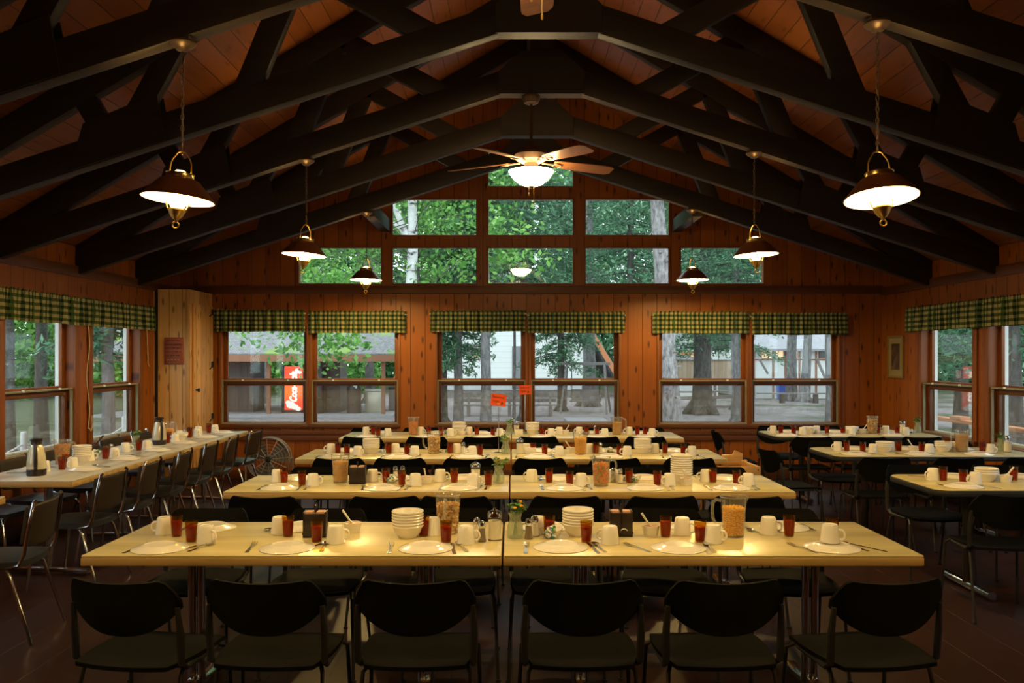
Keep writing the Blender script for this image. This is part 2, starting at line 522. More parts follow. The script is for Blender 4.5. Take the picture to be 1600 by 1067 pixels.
def ring(mb, fn, a0, a1, d0, d1, z0, z1, w, wb=None, wt=None):
    wb = w if wb is None else wb; wt = w if wt is None else wt
    wspan(mb, fn, a0, a0 + w, d0, d1, z0, z1); wspan(mb, fn, a1 - w, a1, d0, d1, z0, z1)
    wspan(mb, fn, a0 + w, a1 - w, d0, d1, z0, z0 + wb); wspan(mb, fn, a0 + w, a1 - w, d0, d1, z1 - wt, z1)

def sash_window(fn, a0, a1, side):
    w = new_window()
    tm = M['trim_z']
    mb = MB()
    c = 0.032 if not side else 0.09
    wspan(mb, fn, a0 - c, a0, -0.02, 0, SILL - .03, HEAD + .07); wspan(mb, fn, a1, a1 + c, -0.02, 0, SILL - .03, HEAD + .07)
    wspan(mb, fn, a0, a1, -0.02, 0, HEAD, HEAD + .07)
    obj('casing', mb, tm, w, bevel=.004)
    mb = MB(); wspan(mb, fn, a0 - c, a1 + c, -0.045, 0.15, SILL - .05, SILL - .002)
    obj('sill', mb, M['trim'] if not side else M['trim_y'], w, bevel=.005)
    mb = MB(); ring(mb, fn, a0, a1, 0.085, 0.12, RAIL, HEAD, 0.055, 0.035, 0.05)
    obj('upper_sash', mb, tm, w, bevel=.003)
    mb = MB(); ring(mb, fn, a0 + .012, a1 - .012, 0.06, 0.095, SILL, RAIL, 0.04, 0.012, 0.06)
    obj('lower_sash', mb, M['trim'] if not side else M['trim_y'], w, bevel=.003)
    mb = MB(); ring(mb, fn, a0, a1, 0.005, 0.03, SILL, RAIL + .015, 0.016)
    obj('inner_frame', mb, M['alu'], w)
    mb = MB(); ring(mb, fn, a0, a1, 0.125, 0.16, SILL, HEAD, 0.045 if side else 0.04, .02, .02)
    obj('storm_frame', mb, M['alu_white'] if side else M['trim_z'], w)
    mb = MB(); wspan(mb, fn, a0 + .05, a1 - .05, 0.100, 0.104, RAIL + .03, HEAD - .04)
    obj('upper_pane', mb, M['pane'], w, smooth=False)
    mb = MB(); wspan(mb, fn, a0 + .05, a1 - .05, 0.076, 0.080, SILL + .01, RAIL - .05)
    obj('lower_pane', mb, M['pane'], w, smooth=False)
    mb = MB(); p = [fn(a0 + .04, .135, SILL + .01), fn(a1 - .04, .135, SILL + .01), fn(a1 - .04, .135, RAIL - .01), fn(a0 + .04, .135, RAIL - .01)]
    mb.add(p, [(0, 1, 2, 3)])
    obj('insect_screen', mb, M['screen'], w, smooth=False)
    for t in (0.25, 0.78):
        a = a0 + (a1 - a0) * t
        mb = MB(); wspan(mb, fn, a - .012, a + .012, -0.012, 0.006, RAIL + .002, RAIL + .022)
        obj('latch', mb, M['alu_white'], w, bevel=.003)
    return w

for a, b in far_w: sash_window(W_far, a, b, False)
for a, b in left_w: sash_window(W_left, a, b, True)
for a, b in right_w: sash_window(W_right, a, b, True)
for a, b, z0, z1 in gab:
    w = new_window()
    mb = MB(); ring(mb, W_far, a - .004, b + .004, -0.012, 0.03, z0 - .004, z1 + .004, 0.022)
    obj('stop_bead', mb, M['trim_z'], w, bevel=.003)
    mb = MB(); wspan(mb, W_far, a, b, 0.05, 0.056, z0, z1)
    obj('pane', mb, M['pane'], w, smooth=False)

# ------------------------------------------------------------------ roof trusses
def truss(y):
    o = bpy.data.objects.new('ceiling_truss', None); COL.objects.link(o); o['kind'] = 'structure'
    th = 0.10
    def zb(u): return 4.01 - .325 * u
    def zt(u): return 5.31 - .59 * u
    for s in (-1, 1):
        end = (XR - RX if s > 0 else RX - XL) - .004
        def pt(u, z): return (RX + s * u, y, z)
        m1 = MB().bar(pt(end, zb(end)), pt(0, zb(0)), th, 0.19, (0, 0, 1))
        obj('bottom_chord', m1, M['beam'], o, bevel=.004)
        m1 = MB().bar(pt(end, zt(end)), pt(0, zt(0)), th * .9, 0.19, (0, 0, 1))
        obj('top_chord', m1, M['beam'], o, bevel=.004)
        for (u0, b0), (u1, b1), w in (((2.98, 0), (3.20, 1), .15), ((2.92, 0), (2.50, 1), .15), ((2.10, 0), (1.70, 1), .17), ((0.75, 0), (1.72, 1), .16)):
            p = pt(u0, zb(u0)) if b0 == 0 else pt(u0, zt(u0)); q = pt(u1, zt(u1))
            obj('web', MB().bar(p, q, th * .8, w, (0, 0, 1)), M['beam'], o, bevel=.004)
        # plywood gusset where the webs meet the lower chord
        g = [(3.25, zb(3.25) - .09), (2.60, zb(2.60) - .09), (2.66, zb(2.66) + .24), (3.16, zb(3.16) + .20)]
        mbg = MB()
        for d in (-th / 2 - .012, th / 2):
            mbg.add([(RX + s * u, y + d, z) for u, z in g] + [(RX + s * u, y + d + .012, z) for u, z in g],
                    [(0, 1, 2, 3), (7, 6, 5, 4), (0, 4, 5, 1), (1, 5, 6, 2), (2, 6, 7, 3), (3, 7, 4, 0)])
        obj('gusset', mbg, M['beam'], o, smooth=False)
    obj('king_post', MB().span((RX - .1, y - .045, 3.9), (RX + .1, y + .045, 5.36)), M['beam'], o, bevel=.004)
    m1 = MB()
    for d in (-th / 2 - .014, th / 2):
        g = [(-.36, 3.80), (.36, 3.80), (.36, 3.99), (.17, 4.16), (-.17, 4.16), (-.36, 3.99)]
        n = len(g)
        m1.add([(RX + u, y + d, z) for u, z in g] + [(RX + u, y + d + .014, z) for u, z in g],
               [tuple(range(n)), tuple(range(n, 2 * n))[::-1]] + [(i, (i + 1) % n, n + (i + 1) % n, n + i) for i in range(n)])
    m1.span((RX - .36, y - th / 2, 3.80), (RX + .36, y + th / 2, 3.82))
    obj('apex_plate', m1, M['beam'], o, smooth=False)
TRUSS_Y = [9.9, 8.55, 7.2, 5.85, 4.5, 3.15, 1.8]
for y in TRUSS_Y: truss(y)
# short tie beams that run from the last truss to the gable wall
for x in (-1.66, 2.16):
    struct('trim_5' if x < 0 else 'trim_6', MB().span((x - .06, 9.96, 3.235), (x + .06, YF, 3.40)), M['beam'], bevel=.004)

# ------------------------------------------------------------------ corner closet
CX, CY = -3.92, 10.36
cl = thing('closet', 'daylit pine corner closet with black hinges, boxed in between two windows', 'closet', (0, 0, 0))
cl['kind'] = 'structure'
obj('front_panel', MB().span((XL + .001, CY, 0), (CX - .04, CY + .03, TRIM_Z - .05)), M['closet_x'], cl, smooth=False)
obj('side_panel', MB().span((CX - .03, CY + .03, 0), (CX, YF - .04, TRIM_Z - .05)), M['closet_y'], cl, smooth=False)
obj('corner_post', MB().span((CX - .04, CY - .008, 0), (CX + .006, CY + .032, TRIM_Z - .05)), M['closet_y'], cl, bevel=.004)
obj('edge_strip', MB().span((XL + .021, CY - .012, 0), (XL + .055, CY, TRIM_Z - .05)), M['black_edge'], cl)  # dark strip standing in for the shaded gap beside the closet
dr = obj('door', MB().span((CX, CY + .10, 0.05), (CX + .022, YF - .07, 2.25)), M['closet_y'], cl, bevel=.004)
for z in (2.18, 1.50, 0.83):
    hb = MB().span((CX + .022, YF - .13, z - .035), (CX + .03, YF - .09, z + .035)); hb.tube([(CX + .03, YF - .085, z - .04), (CX + .03, YF - .085, z + .04)], .009)
    hb.bar((CX + .027, YF - .125, z - .03), (CX + .027, YF - .21, z - .06), .02, .008)
    obj('hinge', hb, M['iron'], dr)
obj('knob', MB().lathe([(0, 0), (.012, 0), (.012, .02), (.024, .03), (.024, .045), (0, .05)], 14, M=Matrix.Translation((CX + .022, CY + .17, 1.19)) @ Matrix.Rotation(R(90), 4, 'Y')), M['iron'], dr)

pq = thing('wall_plaque', 'small red-brown wooden plaque with lines of dark script on the daylit closet front', 'plaque', (-4.10, CY - .001, 1.67))
obj('board', MB().span((-.115, -.018, -.165), (.115, 0, .165)), M['plaque'], pq, bevel=.005)
def scrawl(x0, x1, z, h, seed):
    r = random.Random(seed); mb = MB(); x = x0
    while x < x1 - .012:
        L = r.uniform(.022, .055); L = min(L, x1 - x)
        pts = []; n = int(L / .0035) + 3
        for i in range(n):
            t = i / (n - 1)
            pts.append((x + L * t, -.0195, z + h * (0.5 * math.sin(t * n * 1.9 + r.random()) * r.uniform(.5, 1))))
        mb.tube(pts, .0016, 4)
        x += L + .014
    return mb
for i in range(5):
    obj('script_line', scrawl(-.095, .095, .125 - i * .045, .018, 20 + i), M['ink'], pq)
obj('pale_letter_row', scrawl(-.08, .07, -.108, .014, 41), M['white_plastic'], pq)
mb = MB()
for i in range(6): mb.lathe([(.006, 0), (.008, .012), (0, .02)], 8, (-.075 + i * .03, -.021, -.15))
obj('painted_border', mb, M['gold'], pq)

pf = thing('picture_frame', 'narrow gilt-framed portrait print on the pine wall beside the side window', 'picture', (XR, 10.77, 1.60))
mb = MB(); ring(mb, lambda a, d, z: (d, a, z), -.22, .22, -.025, 0, -.27, .27, .035)
obj('frame', mb, M['gold'], pf, bevel=.006)
t = NT('mat_board'); t.col((0.30, 0.24, 0.11)); M['matb'] = t.m
obj('mat', MB().span((-.012, -.19, -.24), (0, .19, .24)), M['matb'], pf)
t = NT('dark_print'); t.col(t.ramp(t.noise(t.coord(), 9, 3), [(.35, (.03, .02, .02)), (.6, (.12, .07, .05)), (.8, (.22, .13, .08))])); M['print'] = t.m
obj('print', MB().span((-.014, -.115, -.165), (-.011, .115, .165)), M['print'], pf)
mb = MB(); 
cord_pts = [(-4.30, 8.66 + .03 * math.sin(k * .5), 1.92 - k * .055) for k in range(20)] + [(-4.30, 8.69, .87), (-4.30, 8.72, .84), (-4.30, 8.745, .88), (-4.30, 8.74, 1.0)]
tag(obj('blind_cord', mb.tube(cord_pts, .005, 6), M['cord']), 'looped cream blind cord hanging between the two side windows beside the closet', 'cord')
mb = MB(); cord_pts = [(-4.31, 10.08 + .004 * k, 1.92 - k * .05) for k in range(9)] + [(-4.30, 10.14, 1.48)]
tag(obj('blind_cord', mb.tube(cord_pts, .005, 6), M['cord']), 'short cream blind cord hanging next to the closet edge', 'cord')

# ------------------------------------------------------------------ gingham valances
def gingham(name, axis):
    t = NT(name); o = t.sep(t.coord()); a = o['XYZ'.index(axis)]
    wv = t.comb(t.math('MULTIPLY', a, 14.0), t.math('MULTIPLY', o[2], 2.0), 0)
    a2 = t.math('ADD', t.math('MULTIPLY', a, 1.1), t.math('MULTIPLY', t.noise(wv, 1.0, 3, .6), 0.05))
    sa = t.math('GREATER_THAN', t.math('FRACT', t.math('DIVIDE', a2, 0.062)), 0.5)
    sz = t.math('GREATER_THAN', t.math('FRACT', t.math('DIVIDE', t.math('ADD', o[2], .01), 0.060)), 0.5)
    s = t.math('MULTIPLY', t.math('ADD', sa, sz), 0.5)
    fine = t.math('MULTIPLY', t.math('GREATER_THAN', t.math('FRACT', t.math('DIVIDE', a2, 0.124)), 0.86), 0.4)
    c = t.ramp(s, [(0.0, (0.35, 0.305, 0.165)), (0.4, (0.080, 0.105, 0.045)), (0.8, (0.012, 0.024, 0.014))], 'CONSTANT')
    t.col(t.mix(fine, c, (0.07, 0.16, 0.03))).rough(0.9)
    t.b.inputs['Specular IOR Level'].default_value = 0.1
    return t.m
M['ging_x'] = gingham('gingham_cloth', 'X'); M['ging_y'] = gingham('gingham_cloth_side', 'Y')

def valance(fn, a0, a1, zt, zb, label, m, droop=0.0):
    th = thing('valance', label, 'valance', (0, 0, 0), 0, 'gingham valances over the windows')
    r = random.Random(int(a0 * 100) + int(zt * 1000)); ph = [r.uniform(0, 6) for _ in range(5)]
    L = a1 - a0
    def f(u, v):
        a = a0 + u * L
        fold = math.sin(a * 74 + ph[0] + 1.2 * math.sin(a * 7 + ph[1])) * .5 + math.sin(a * 43 + ph[2]) * .5
        amp = 0.008 + 0.020 * min(1, v * 2) if v > .14 else 0.010
        edge = min(u, 1 - u) * L
        z = zt - (zt - zb) * v + (0.010 * math.sin(a * 110 + ph[3]) if v == 0 else 0) - droop * u + .004 * math.sin(a * 9 + ph[4])
        d = -0.065 + fold * amp + (0.012 if 0.1 < v < 0.2 else 0)
        if edge < .02: d += 0.03
        return fn(a, d, z)
    n = int(L / 0.009)
    s = 0.004
    o = obj('cloth', MB().sheet(f, n, 10, th=tuple(np.array(fn(0, s, 0)) - np.array(fn(0, 0, 0)))), m, th, angle=80)
    mb = MB().tube([fn(a0 - .012, -.03, zt - .045), fn(a1 + .012, -.03, zt - .045)], .006, 8)
    for a in (a0 - .006, a1 + .006): mb.tube([fn(a, -.03, zt - .045), fn(a, 0, zt - .045)], .006, 6)
    obj('rod', mb, M['alu_white'], th)
K = 11.13
def vx(px): return PX(px, K)
for p0, p1, yt, yb, lb in ((333, 475, 484, 518, 'gingham valance beside the closet, over the windows facing the shed'),
                           (481, 634, 486, 520, 'gingham valance hung a gap away from the closet-side one'),
                           (672, 822, 485, 518, 'gingham valance, closet-side half over the middle windows'),
                           (825, 977, 487, 520, 'gingham valance, picture-side half over the middle windows'),
                           (1020, 1172, 487, 521, 'gingham valance, half nearer the middle over the windows facing the tree trunks'),
                           (1175, 1326, 489, 523, 'gingham valance over the far wall window nearest the corner')):
    valance(W_far, vx(p0), vx(p1), PZ(yt, K), PZ(yb, K), lb, M['ging_x'])
for (a, b), lb in zip(((8.66, 10.26), (7.05, 8.63), (5.35, 6.95), (3.75, 5.3), (2.3, 3.7)),
                      ('next to the closet', 'second from the closet', 'third from the closet', 'fourth from the closet', 'fifth from the closet')):
    if a > 6: valance(W_left, a, b, 2.19, 1.915, 'gingham valance over the side windows, ' + lb, M['ging_y'])
for (a, b), lb in zip(((8.72, 10.40), (7.15, 8.69), (5.6, 7.1)), ('next to the framed picture', 'second from the framed picture', 'third')):
    if a > 7: valance(W_right, a, b, 2.19, 1.90, 'gingham valance on the picture-side wall, ' + lb, M['ging_y'])

# ------------------------------------------------------------------ tables
TZ = 0.74
def long_table(name, label, x0, x1, y0, y1, along='X', top=None, group=None):
    t = thing(name, label, 'table', ((x0 + x1) / 2, (y0 + y1) / 2, 0), 0, group)
    w, d = x1 - x0, y1 - y0
    obj('tabletop', MB().box((0, 0, TZ - .004), (w - .006, d - .006, .008)), top or M['laminate'], t, bevel=.002)
    obj('edge_band', MB().box((0, 0, TZ - .0275), (w, d, .038)), M['edge'], t, bevel=.006)
    for s in (-1, 1):
        mb = MB()
        if along == 'X':
            c = (s * (w / 2 - .365), 0)
            for q in (-.022, .022): mb.tube([(c[0] + q, c[1], .05), (c[0] + q, c[1], TZ - .06)], .019, 12)
            mb.box((c[0], c[1], TZ - .052), (.09, d * .62, .012))
            ft = MB().bar((c[0], -.31, .028), (c[0], .31, .028), .06, .03); ft.bar((c[0], -.06, .055), (c[0], .06, .055), .05, .05)
        else:
            c = (0, s * (d / 2 - .4))
            for q in (-.022, .022): mb.tube([(c[0], c[1] + q, .05), (c[0], c[1] + q, TZ - .06)], .019, 12)
            mb.box((c[0], c[1], TZ - .052), (w * .62, .09, .012))
            ft = MB().bar((-.33, c[1] + .03, .028), (.0, c[1], .035), .055, .03); ft.bar((0, c[1], .035), (.33, c[1] - .06, .028), .055, .03)
        obj('leg', mb, M['chrome'], t)
        obj('foot', ft, M['chrome'], t, bevel=.006)
    return t
ROW = {'R1': (3.70, -1.872, -.045, -.038, 1.789), 'R2': (5.45, -1.846, -.018, -.012, 1.814), 'R3': (7.20, -1.835, -.012, -.004, 1.822), 'R4': (9.02, -1.835, -.012, -.004, 1.822)}
RN = {'R1': 'front table row', 'R2': 'second table row', 'R3': 'third table row', 'R4': 'back table row'}
for k, (yf, a, b, c, d) in ROW.items():
    long_table('dining_table', 'pale laminate table, closet half of the ' + RN[k], a, b, yf, yf + .76, group='pale tables in rows')
    long_table('dining_table', 'pale laminate table, picture half of the ' + RN[k], c, d, yf, yf + .76, group='pale tables in rows')
LX0, LX1 = -3.81, -3.05
long_table('dining_table', 'laminate table along the side windows, far half reaching the closet', LX0, LX1, 7.96, 9.9, 'Y', M['laminate_side'], 'tables along the side windows')
long_table('dining_table', 'laminate table along the side windows, half with the nearer coffee flask', LX0, LX1, 5.92, 7.95, 'Y', M['laminate_side'], 'tables along the side windows')
long_table('dining_table', 'laminate table whose corner just enters at the edge, before the side table', LX0 - .06, LX1 - .08, 3.3, 5.28, 'Y', M['laminate_side'], 'tables along the side windows')

def rounded(w, d, r, n=6):
    out = []
    for cx, cy, a0 in ((w / 2 - r, d / 2 - r, 0), (-w / 2 + r, d / 2 - r, 90), (-w / 2 + r, -d / 2 + r, 180), (w / 2 - r, -d / 2 + r, 270)):
        for i in range(n + 1):
            a = R(a0 + 90 * i / n); out.append((cx + r * math.cos(a), cy + r * math.sin(a)))
    return out
def edge_table(label, x0, x1, y0, y1):
    t = thing('cafe_table', label, 'table', ((x0 + x1) / 2, (y0 + y1) / 2, 0), 0, 'black-edged tables')
    w, d = x1 - x0, y1 - y0
    obj('tabletop', MB().prism(rounded(w - .016, d - .016, .10), TZ - .012, TZ), M['laminate'], t, bevel=.001)
    obj('edge_strip', MB().prism(rounded(w, d, .11), TZ - .042, TZ - .003), M['black_edge'], t, bevel=.006)
    for s in (-1, 1):
        c = s * (w / 2 - .4)
        obj('leg', MB().tube([(c, 0, .05), (c, 0, TZ - .05)], .032, 14).box((c, 0, TZ - .05), (.08, d * .6, .016)), M['brown_plastic'], t)
        obj('foot', MB().tube([(c, -.30, .034), (c, .30, .034)], .03, 12), M['chrome'], t)
ET = {'T1': (2.74, 4.60, 5.50, 6.27), 'T2': (2.80, 4.64, 7.36, 8.14), 'T3': (2.84, 4.66, 9.16, 9.95)}
TN = {'T1': 'nearest black-edged table', 'T2': 'middle black-edged table', 'T3': 'farthest black-edged table'}
edge_table('black-edged table with rounded corners, nearest of the three', *ET['T1'])
edge_table('black-edged table with rounded corners, middle of the three', *ET['T2'])
edge_table('black-edged table with rounded corners, by the far window wall', *ET['T3'])

# ------------------------------------------------------------------ chairs
def chair_black():
    t = thing('stacking_chair', 'black plastic chair', 'chair')
    def seat(u, v):
        x = (u - .5) * 2; y = (v - .5) * 2
        hw = .215 - .018 * (1 - v) 
        # squircle mapping
        xx = x * math.sqrt(1 - .22 * y * y); yy = y * math.sqrt(1 - .22 * x * x)
        z = .452 - .014 * (1 - x * x) * (1 - y * y) - .022 * max(0, yy - .55) ** 2 * 4
        return (xx * hw * 1.08, yy * .215 * 1.06 + .01, z)
    obj('seat', MB().sheet(seat, 14, 14, th=(0, 0, -.016)), M['black_plastic'], t, angle=60)
    NU = 24
    def back(u, v):
        x = (u - .5) * .456
        ax = abs(x) / .228
        zt = .782 - .012 * (1 - ax ** 2) - .088 * max(0, (ax - .76) / .24) ** 1.7
        zb = .560 + .105 * ax ** 2.6
        z = zb + (zt - zb) * v
        y = -.185 - .30 * (z - .56) + .075 * ax * ax
        return (x, y, z)
    obj('backrest', MB().sheet(back, NU, 8, th=(0, -.012, -.002)), M['black_plastic'], t, angle=60)
    for s in (-1, 1):
        obj('upright', MB().tube([(s * .212, .12, .428), (s * .216, -.10, .425), (s * .219, -.142, .45), (s * .221, -.150, .56), (s * .216, -.164, .668)], [.010, .011, .014, .015, .010], 8), M['black_metal'], t)
        obj('leg', MB().tube([(s * .205, .15, .43), (s * .222, .20, .40), (s * .238, .235, .008)], .0085, 8).lathe([(.013, 0), (.013, .014), (0, .014)], 8, (s * .2385, .236, 0)), M['black_metal'], t)
        obj('leg', MB().tube([(s * .150, .02, .43), (s * .205, -.12, .40), (s * .228, -.235, .008)], .0085, 8).lathe([(.013, 0), (.013, .014), (0, .014)], 8, (s * .2285, -.2355, 0)), M['black_metal'], t)
    obj('stretcher', MB().tube([(-.21, .14, .424), (.21, .14, .424)], .008, 6).tube([(-.2, -.09, .422), (.2, -.09, .422)], .008, 6), M['black_metal'], t)
    return t
def chair_chrome():
    t = thing('chrome_chair', 'dark padded chrome chair', 'chair')
    def seat(u, v):
        x = (u - .5) * 2; y = (v - .5) * 2
        xx = x * math.sqrt(1 - .25 * y * y); yy = y * math.sqrt(1 - .25 * x * x)
        return (xx * .215, yy * .21 + .01, .462 + .012 * (1 - x ** 4) * (1 - y ** 4))
    obj('seat', MB().sheet(seat, 12, 12, th=(0, 0, -.035)), M['vinyl'], t, angle=60)
    def back(u, v):
        x = (u - .5) * .40; ax = abs(x) / .2
        zt = .775 - .008 * ax ** 4; zb = .53 + .03 * ax ** 4
        z = zb + (zt - zb) * v
        return (x, -.205 - .16 * (z - .58) + .03 * ax * ax, z)
    obj('backrest', MB().sheet(back, 12, 8, th=(0, -.024, -.004)), M['brown_vinyl'], t, bevel=.006, angle=60)
    for s in (-1, 1):
        obj('back_post', MB().tube([(s * .185, .18, .43), (s * .195, -.10, .425), (s * .20, -.17, .44), (s * .203, -.20, .50), (s * .200, -.225, .66), (s * .185, -.245, .785), (s * .165, -.248, .793)], .0105, 10), M['chrome'], t)
        obj('leg', MB().tube([(s * .14, .16, .43), (s * .19, .175, .42), (s * .212, .195, .38), (s * .235, .25, .006)], .0105, 10), M['chrome'], t)
        obj('leg', MB().tube([(s * .14, -.08, .425), (s * .19, -.105, .415), (s * .208, -.13, .38), (s * .225, -.25, .006)], .0105, 10), M['chrome'], t)
    obj('stretcher', MB().tube([(-.15, .16, .43), (.15, .16, .43)], .009, 8).tube([(-.15, -.08, .425), (.15, -.08, .425)], .009, 8), M['chrome'], t)
    return t
CB, CC = Kind(chair_black()), Kind(chair_chrome())
RJ = random.Random(5)
def near_chair(px, yback, k, i, turn=0):
    # yback: depth of the top of the backrest; chair origin .25 further
    y = yback + .25
    CB.put((PX(px, yback), y, 0), R(turn), 'black plastic chair, %s from the closet end, near side of the %s' % (ORD[i], RN[k]), 'black chairs on the near side of the ' + RN[k])
def far_chair(x, y, k, i, turn=0):
    CB.put((x, y - .25, 0), R(180 + turn), 'black plastic chair, %s from the closet end, window side of the %s' % (ORD[i], RN[k]), 'black chairs on the window side of the ' + RN[k])
for i, (px, tr) in enumerate(((190, -10), (408, -3), (645, 0), (913, 1), (1138, 3), (1392, 9))): near_chair(px, 3.13, 'R1', i, tr)
for i, (px, tr) in enumerate(((410, -4), (597, 3), (712, -2), (886, 0), (1035, 4), (1176, -3))): near_chair(px, 5.03, 'R2', i, tr)
for i, px in enumerate((526, 622, 731, 842, 961, 1078)): near_chair(px, 6.92, 'R3', i, RJ.uniform(-4, 4))
for i, px in enumerate((566, 666, 752, 840, 936, 1012)): near_chair(px, 8.79, 'R4', i, RJ.uniform(-4, 4))
for k, yb, pxs in (('R1', 4.66, (330, 512, 712, 862, 1028, 1210)), ('R2', 6.42, (498, 630, 735, 893, 1000, 1118)), ('R3', 8.16, (550, 640, 735, 850, 955, 1045)), ('R4', 9.98, (580, 660, 745, 850, 930, 1010))):
    for i, px in enumerate(pxs): far_chair(PX(px, yb), yb + .03, k, i, RJ.uniform(-5, 5))
# side tables: chairs on the aisle side face the windows
for i, y in enumerate((9.42, 8.62, 8.0, 7.35, 6.68, 6.05)):
    CC.put((-3.06, y, 0), R(90 + RJ.uniform(-5, 5)), 'dark padded chrome chair, %s from the closet, aisle side of the side table' % ORD[i], 'chrome chairs on the aisle side')
for i, y in enumerate((9.35, 8.65, 7.6, 6.95, 6.35, 5.75)):
    CC.put((-3.84, y, 0), R(-90 + RJ.uniform(-6, 6)), 'dark padded chrome chair, %s from the closet, window side of the side table' % ORD[i], 'chrome chairs on the window side')
CC.put((-2.93, 4.92, 0), R(96), 'dark padded chrome chair at the corner of the nearest side table', 'chrome chairs on the aisle side')
# black-edged tables
for k, ys, xs in (('T1', 5.38, (3.02, 3.66, 4.22)), ('T2', 7.27, (3.08, 3.68, 4.24)), ('T3', 9.07, (3.10, 3.68, 4.24))):
    for i, x in enumerate(xs):
        CB.put((x, ys - .05, 0), R(RJ.uniform(-5, 5)), 'black plastic chair, %s from the aisle, near side of the %s' % (ORD[i], TN[k]), 'black chairs at the black-edged tables')
        CB.put((x + .05, ys + .95, 0), R(180 + RJ.uniform(-5, 5)), 'black plastic chair, %s from the aisle, window side of the %s' % (ORD[i], TN[k]), 'black chairs at the black-edged tables')
CB.put((2.50, 7.72, 0), R(-84), 'black plastic chair drawn up to the aisle end of the middle black-edged table', 'black chairs at the black-edged tables')
CB.put((2.48, 9.52, 0), R(-95), 'black plastic chair drawn up to the aisle end of the farthest black-edged table', 'black chairs at the black-edged tables')

# wooden high chair between the second and third rows
hc = thing('high_chair', 'blond wooden high chair tucked at the picture end of the third table row', 'high chair', (1.90, 7.37, 0), R(3))
for sx in (-1, 1):
    for sy in (-1, 1):
        obj('leg', MB().bar((sx * .225, sy * .25, 0), (sx * .158, sy * .165, .655 if sy < 0 else .69), .05, .028, (0, 1, 0)), M['highchair'], hc, bevel=.004)
    obj('arm_rail', MB().bar((sx * .165, -.19, .645), (sx * .165, .18, .645), .024, .07), M['highchair'], hc, bevel=.005)
    obj('side_stretcher', MB().bar((sx * .20, -.2, .24), (sx * .20, .2, .24), .024, .05), M['highchair'], hc, bevel=.004)
obj('front_rail', MB().bar((-.185, -.20, .645), (.178, -.20, .645), .024, .07), M['highchair'], hc, bevel=.005)
obj('backrest', MB().add([(-.035, .17, .64), (.15, .17, .64), (.15, .17, .745), (.08, .17, .775), (.06, .17, .735), (-.035, .17, .735)] + [(-.035, .192, .64), (.15, .192, .64), (.15, .192, .745), (.08, .192, .775), (.06, .192, .735), (-.035, .192, .735)],
    [(0, 1, 2, 3, 4, 5), (11, 10, 9, 8, 7, 6)] + [(i, (i + 1) % 6, 6 + (i + 1) % 6, 6 + i) for i in range(6)]), M['highchair'], hc, bevel=.003)
obj('seat', MB().box((0, .01, .46), (.31, .32, .022)), M['highchair'], hc, bevel=.005)
obj('footrest', MB().box((0, -.18, .25), (.36, .07, .02)), M['highchair'], hc, bevel=.004)
obj('strap', MB().box((-.172, -.216, .645), (.03, .012, .066)), M['iron'], hc)
obj('bolt', MB().lathe([(0, 0), (.006, 0), (.006, .004), (0, .004)], 10, M=Matrix.Translation((.155, -.213, .65)) @ Matrix.Rotation(R(90), 4, 'X')), M['iron'], hc)

# floor fan by the far wall
FX, FY, FZ = -3.02, 10.62, .335
ff = thing('floor_fan', 'round grey wire-guarded floor fan standing against the wall below the windows', 'fan', (FX, FY, 0), R(6))
mb = MB()
for d in (-.07, .07):
    mb.tube([(.262 * math.cos(2 * PI * k / 40), d, FZ + .262 * math.sin(2 * PI * k / 40)) for k in range(40)], .006, 6, closed=True)
mb2 = MB()
for j in range(5):
    rr = .06 + .04 * j
    mb2.tube([(rr * math.cos(2 * PI * k / 32), -.085 + .015 * (rr / .26), FZ + rr * math.sin(2 * PI * k / 32)) for k in range(32)], .0018, 4, closed=True)
for k in range(12):
    a = 2 * PI * (k + .15) / 12
    mb2.tube([(.035 * math.cos(a), -.088, FZ + .035 * math.sin(a)), (.15 * math.cos(a), -.088, FZ + .15 * math.sin(a)), (.262 * math.cos(a), -.07, FZ + .262 * math.sin(a))], .0035, 6)
obj('guard_rim', mb, M['fan_wire'], ff); obj('guard_grille', mb2, M['fan_wire'], ff)
drum = MB().lathe([(.255, -.075), (.262, -.075), (.262, .075), (.255, .075), (.255, -.075)], 40, M=Matrix.Translation((0, 0, FZ)) @ Matrix.Rotation(R(90), 4, 'X'))
obj('drum', drum, M['fan_blade'], ff)
obj('hub', MB().lathe([(0, -.055), (.03, -.055), (.042, -.05), (.045, .06), (0, .06)], 20, M=Matrix.Translation((0, 0, FZ)) @ Matrix.Rotation(R(-90), 4, 'X') @ Matrix.Translation((0, 0, -.035))), M['iron'], ff)
for q in range(3):
    a0 = 2 * PI * q / 3 + .4
    def bl(u, v, a0=a0):
        rr = .045 + .19 * u; a = a0 + (v - .5) * (1.5 - .3 * u)
        return (rr * math.cos(a), .0 + .05 * (v - .5), FZ + rr * math.sin(a))
    obj('blade', MB().sheet(bl, 8, 8, th=(0, .003, 0)), M['fan_blade'], ff)
mb = MB()
for s in (-1, 1): mb.tube([(s * .285, 0, FZ + .01), (s * .285, 0, .06), (s * .27, 0, .022)], .011, 8); mb.tube([(s * .255, 0, FZ), (s * .30, 0, FZ)], .009, 8); mb.tube([(s * .27, -.16, .014), (s * .27, .14, .014)], .012, 8)
mb.tube([(-.27, .02, .02), (.27, .02, .02)], .011, 8)
obj('stand', mb, M['fan_wire'], ff)

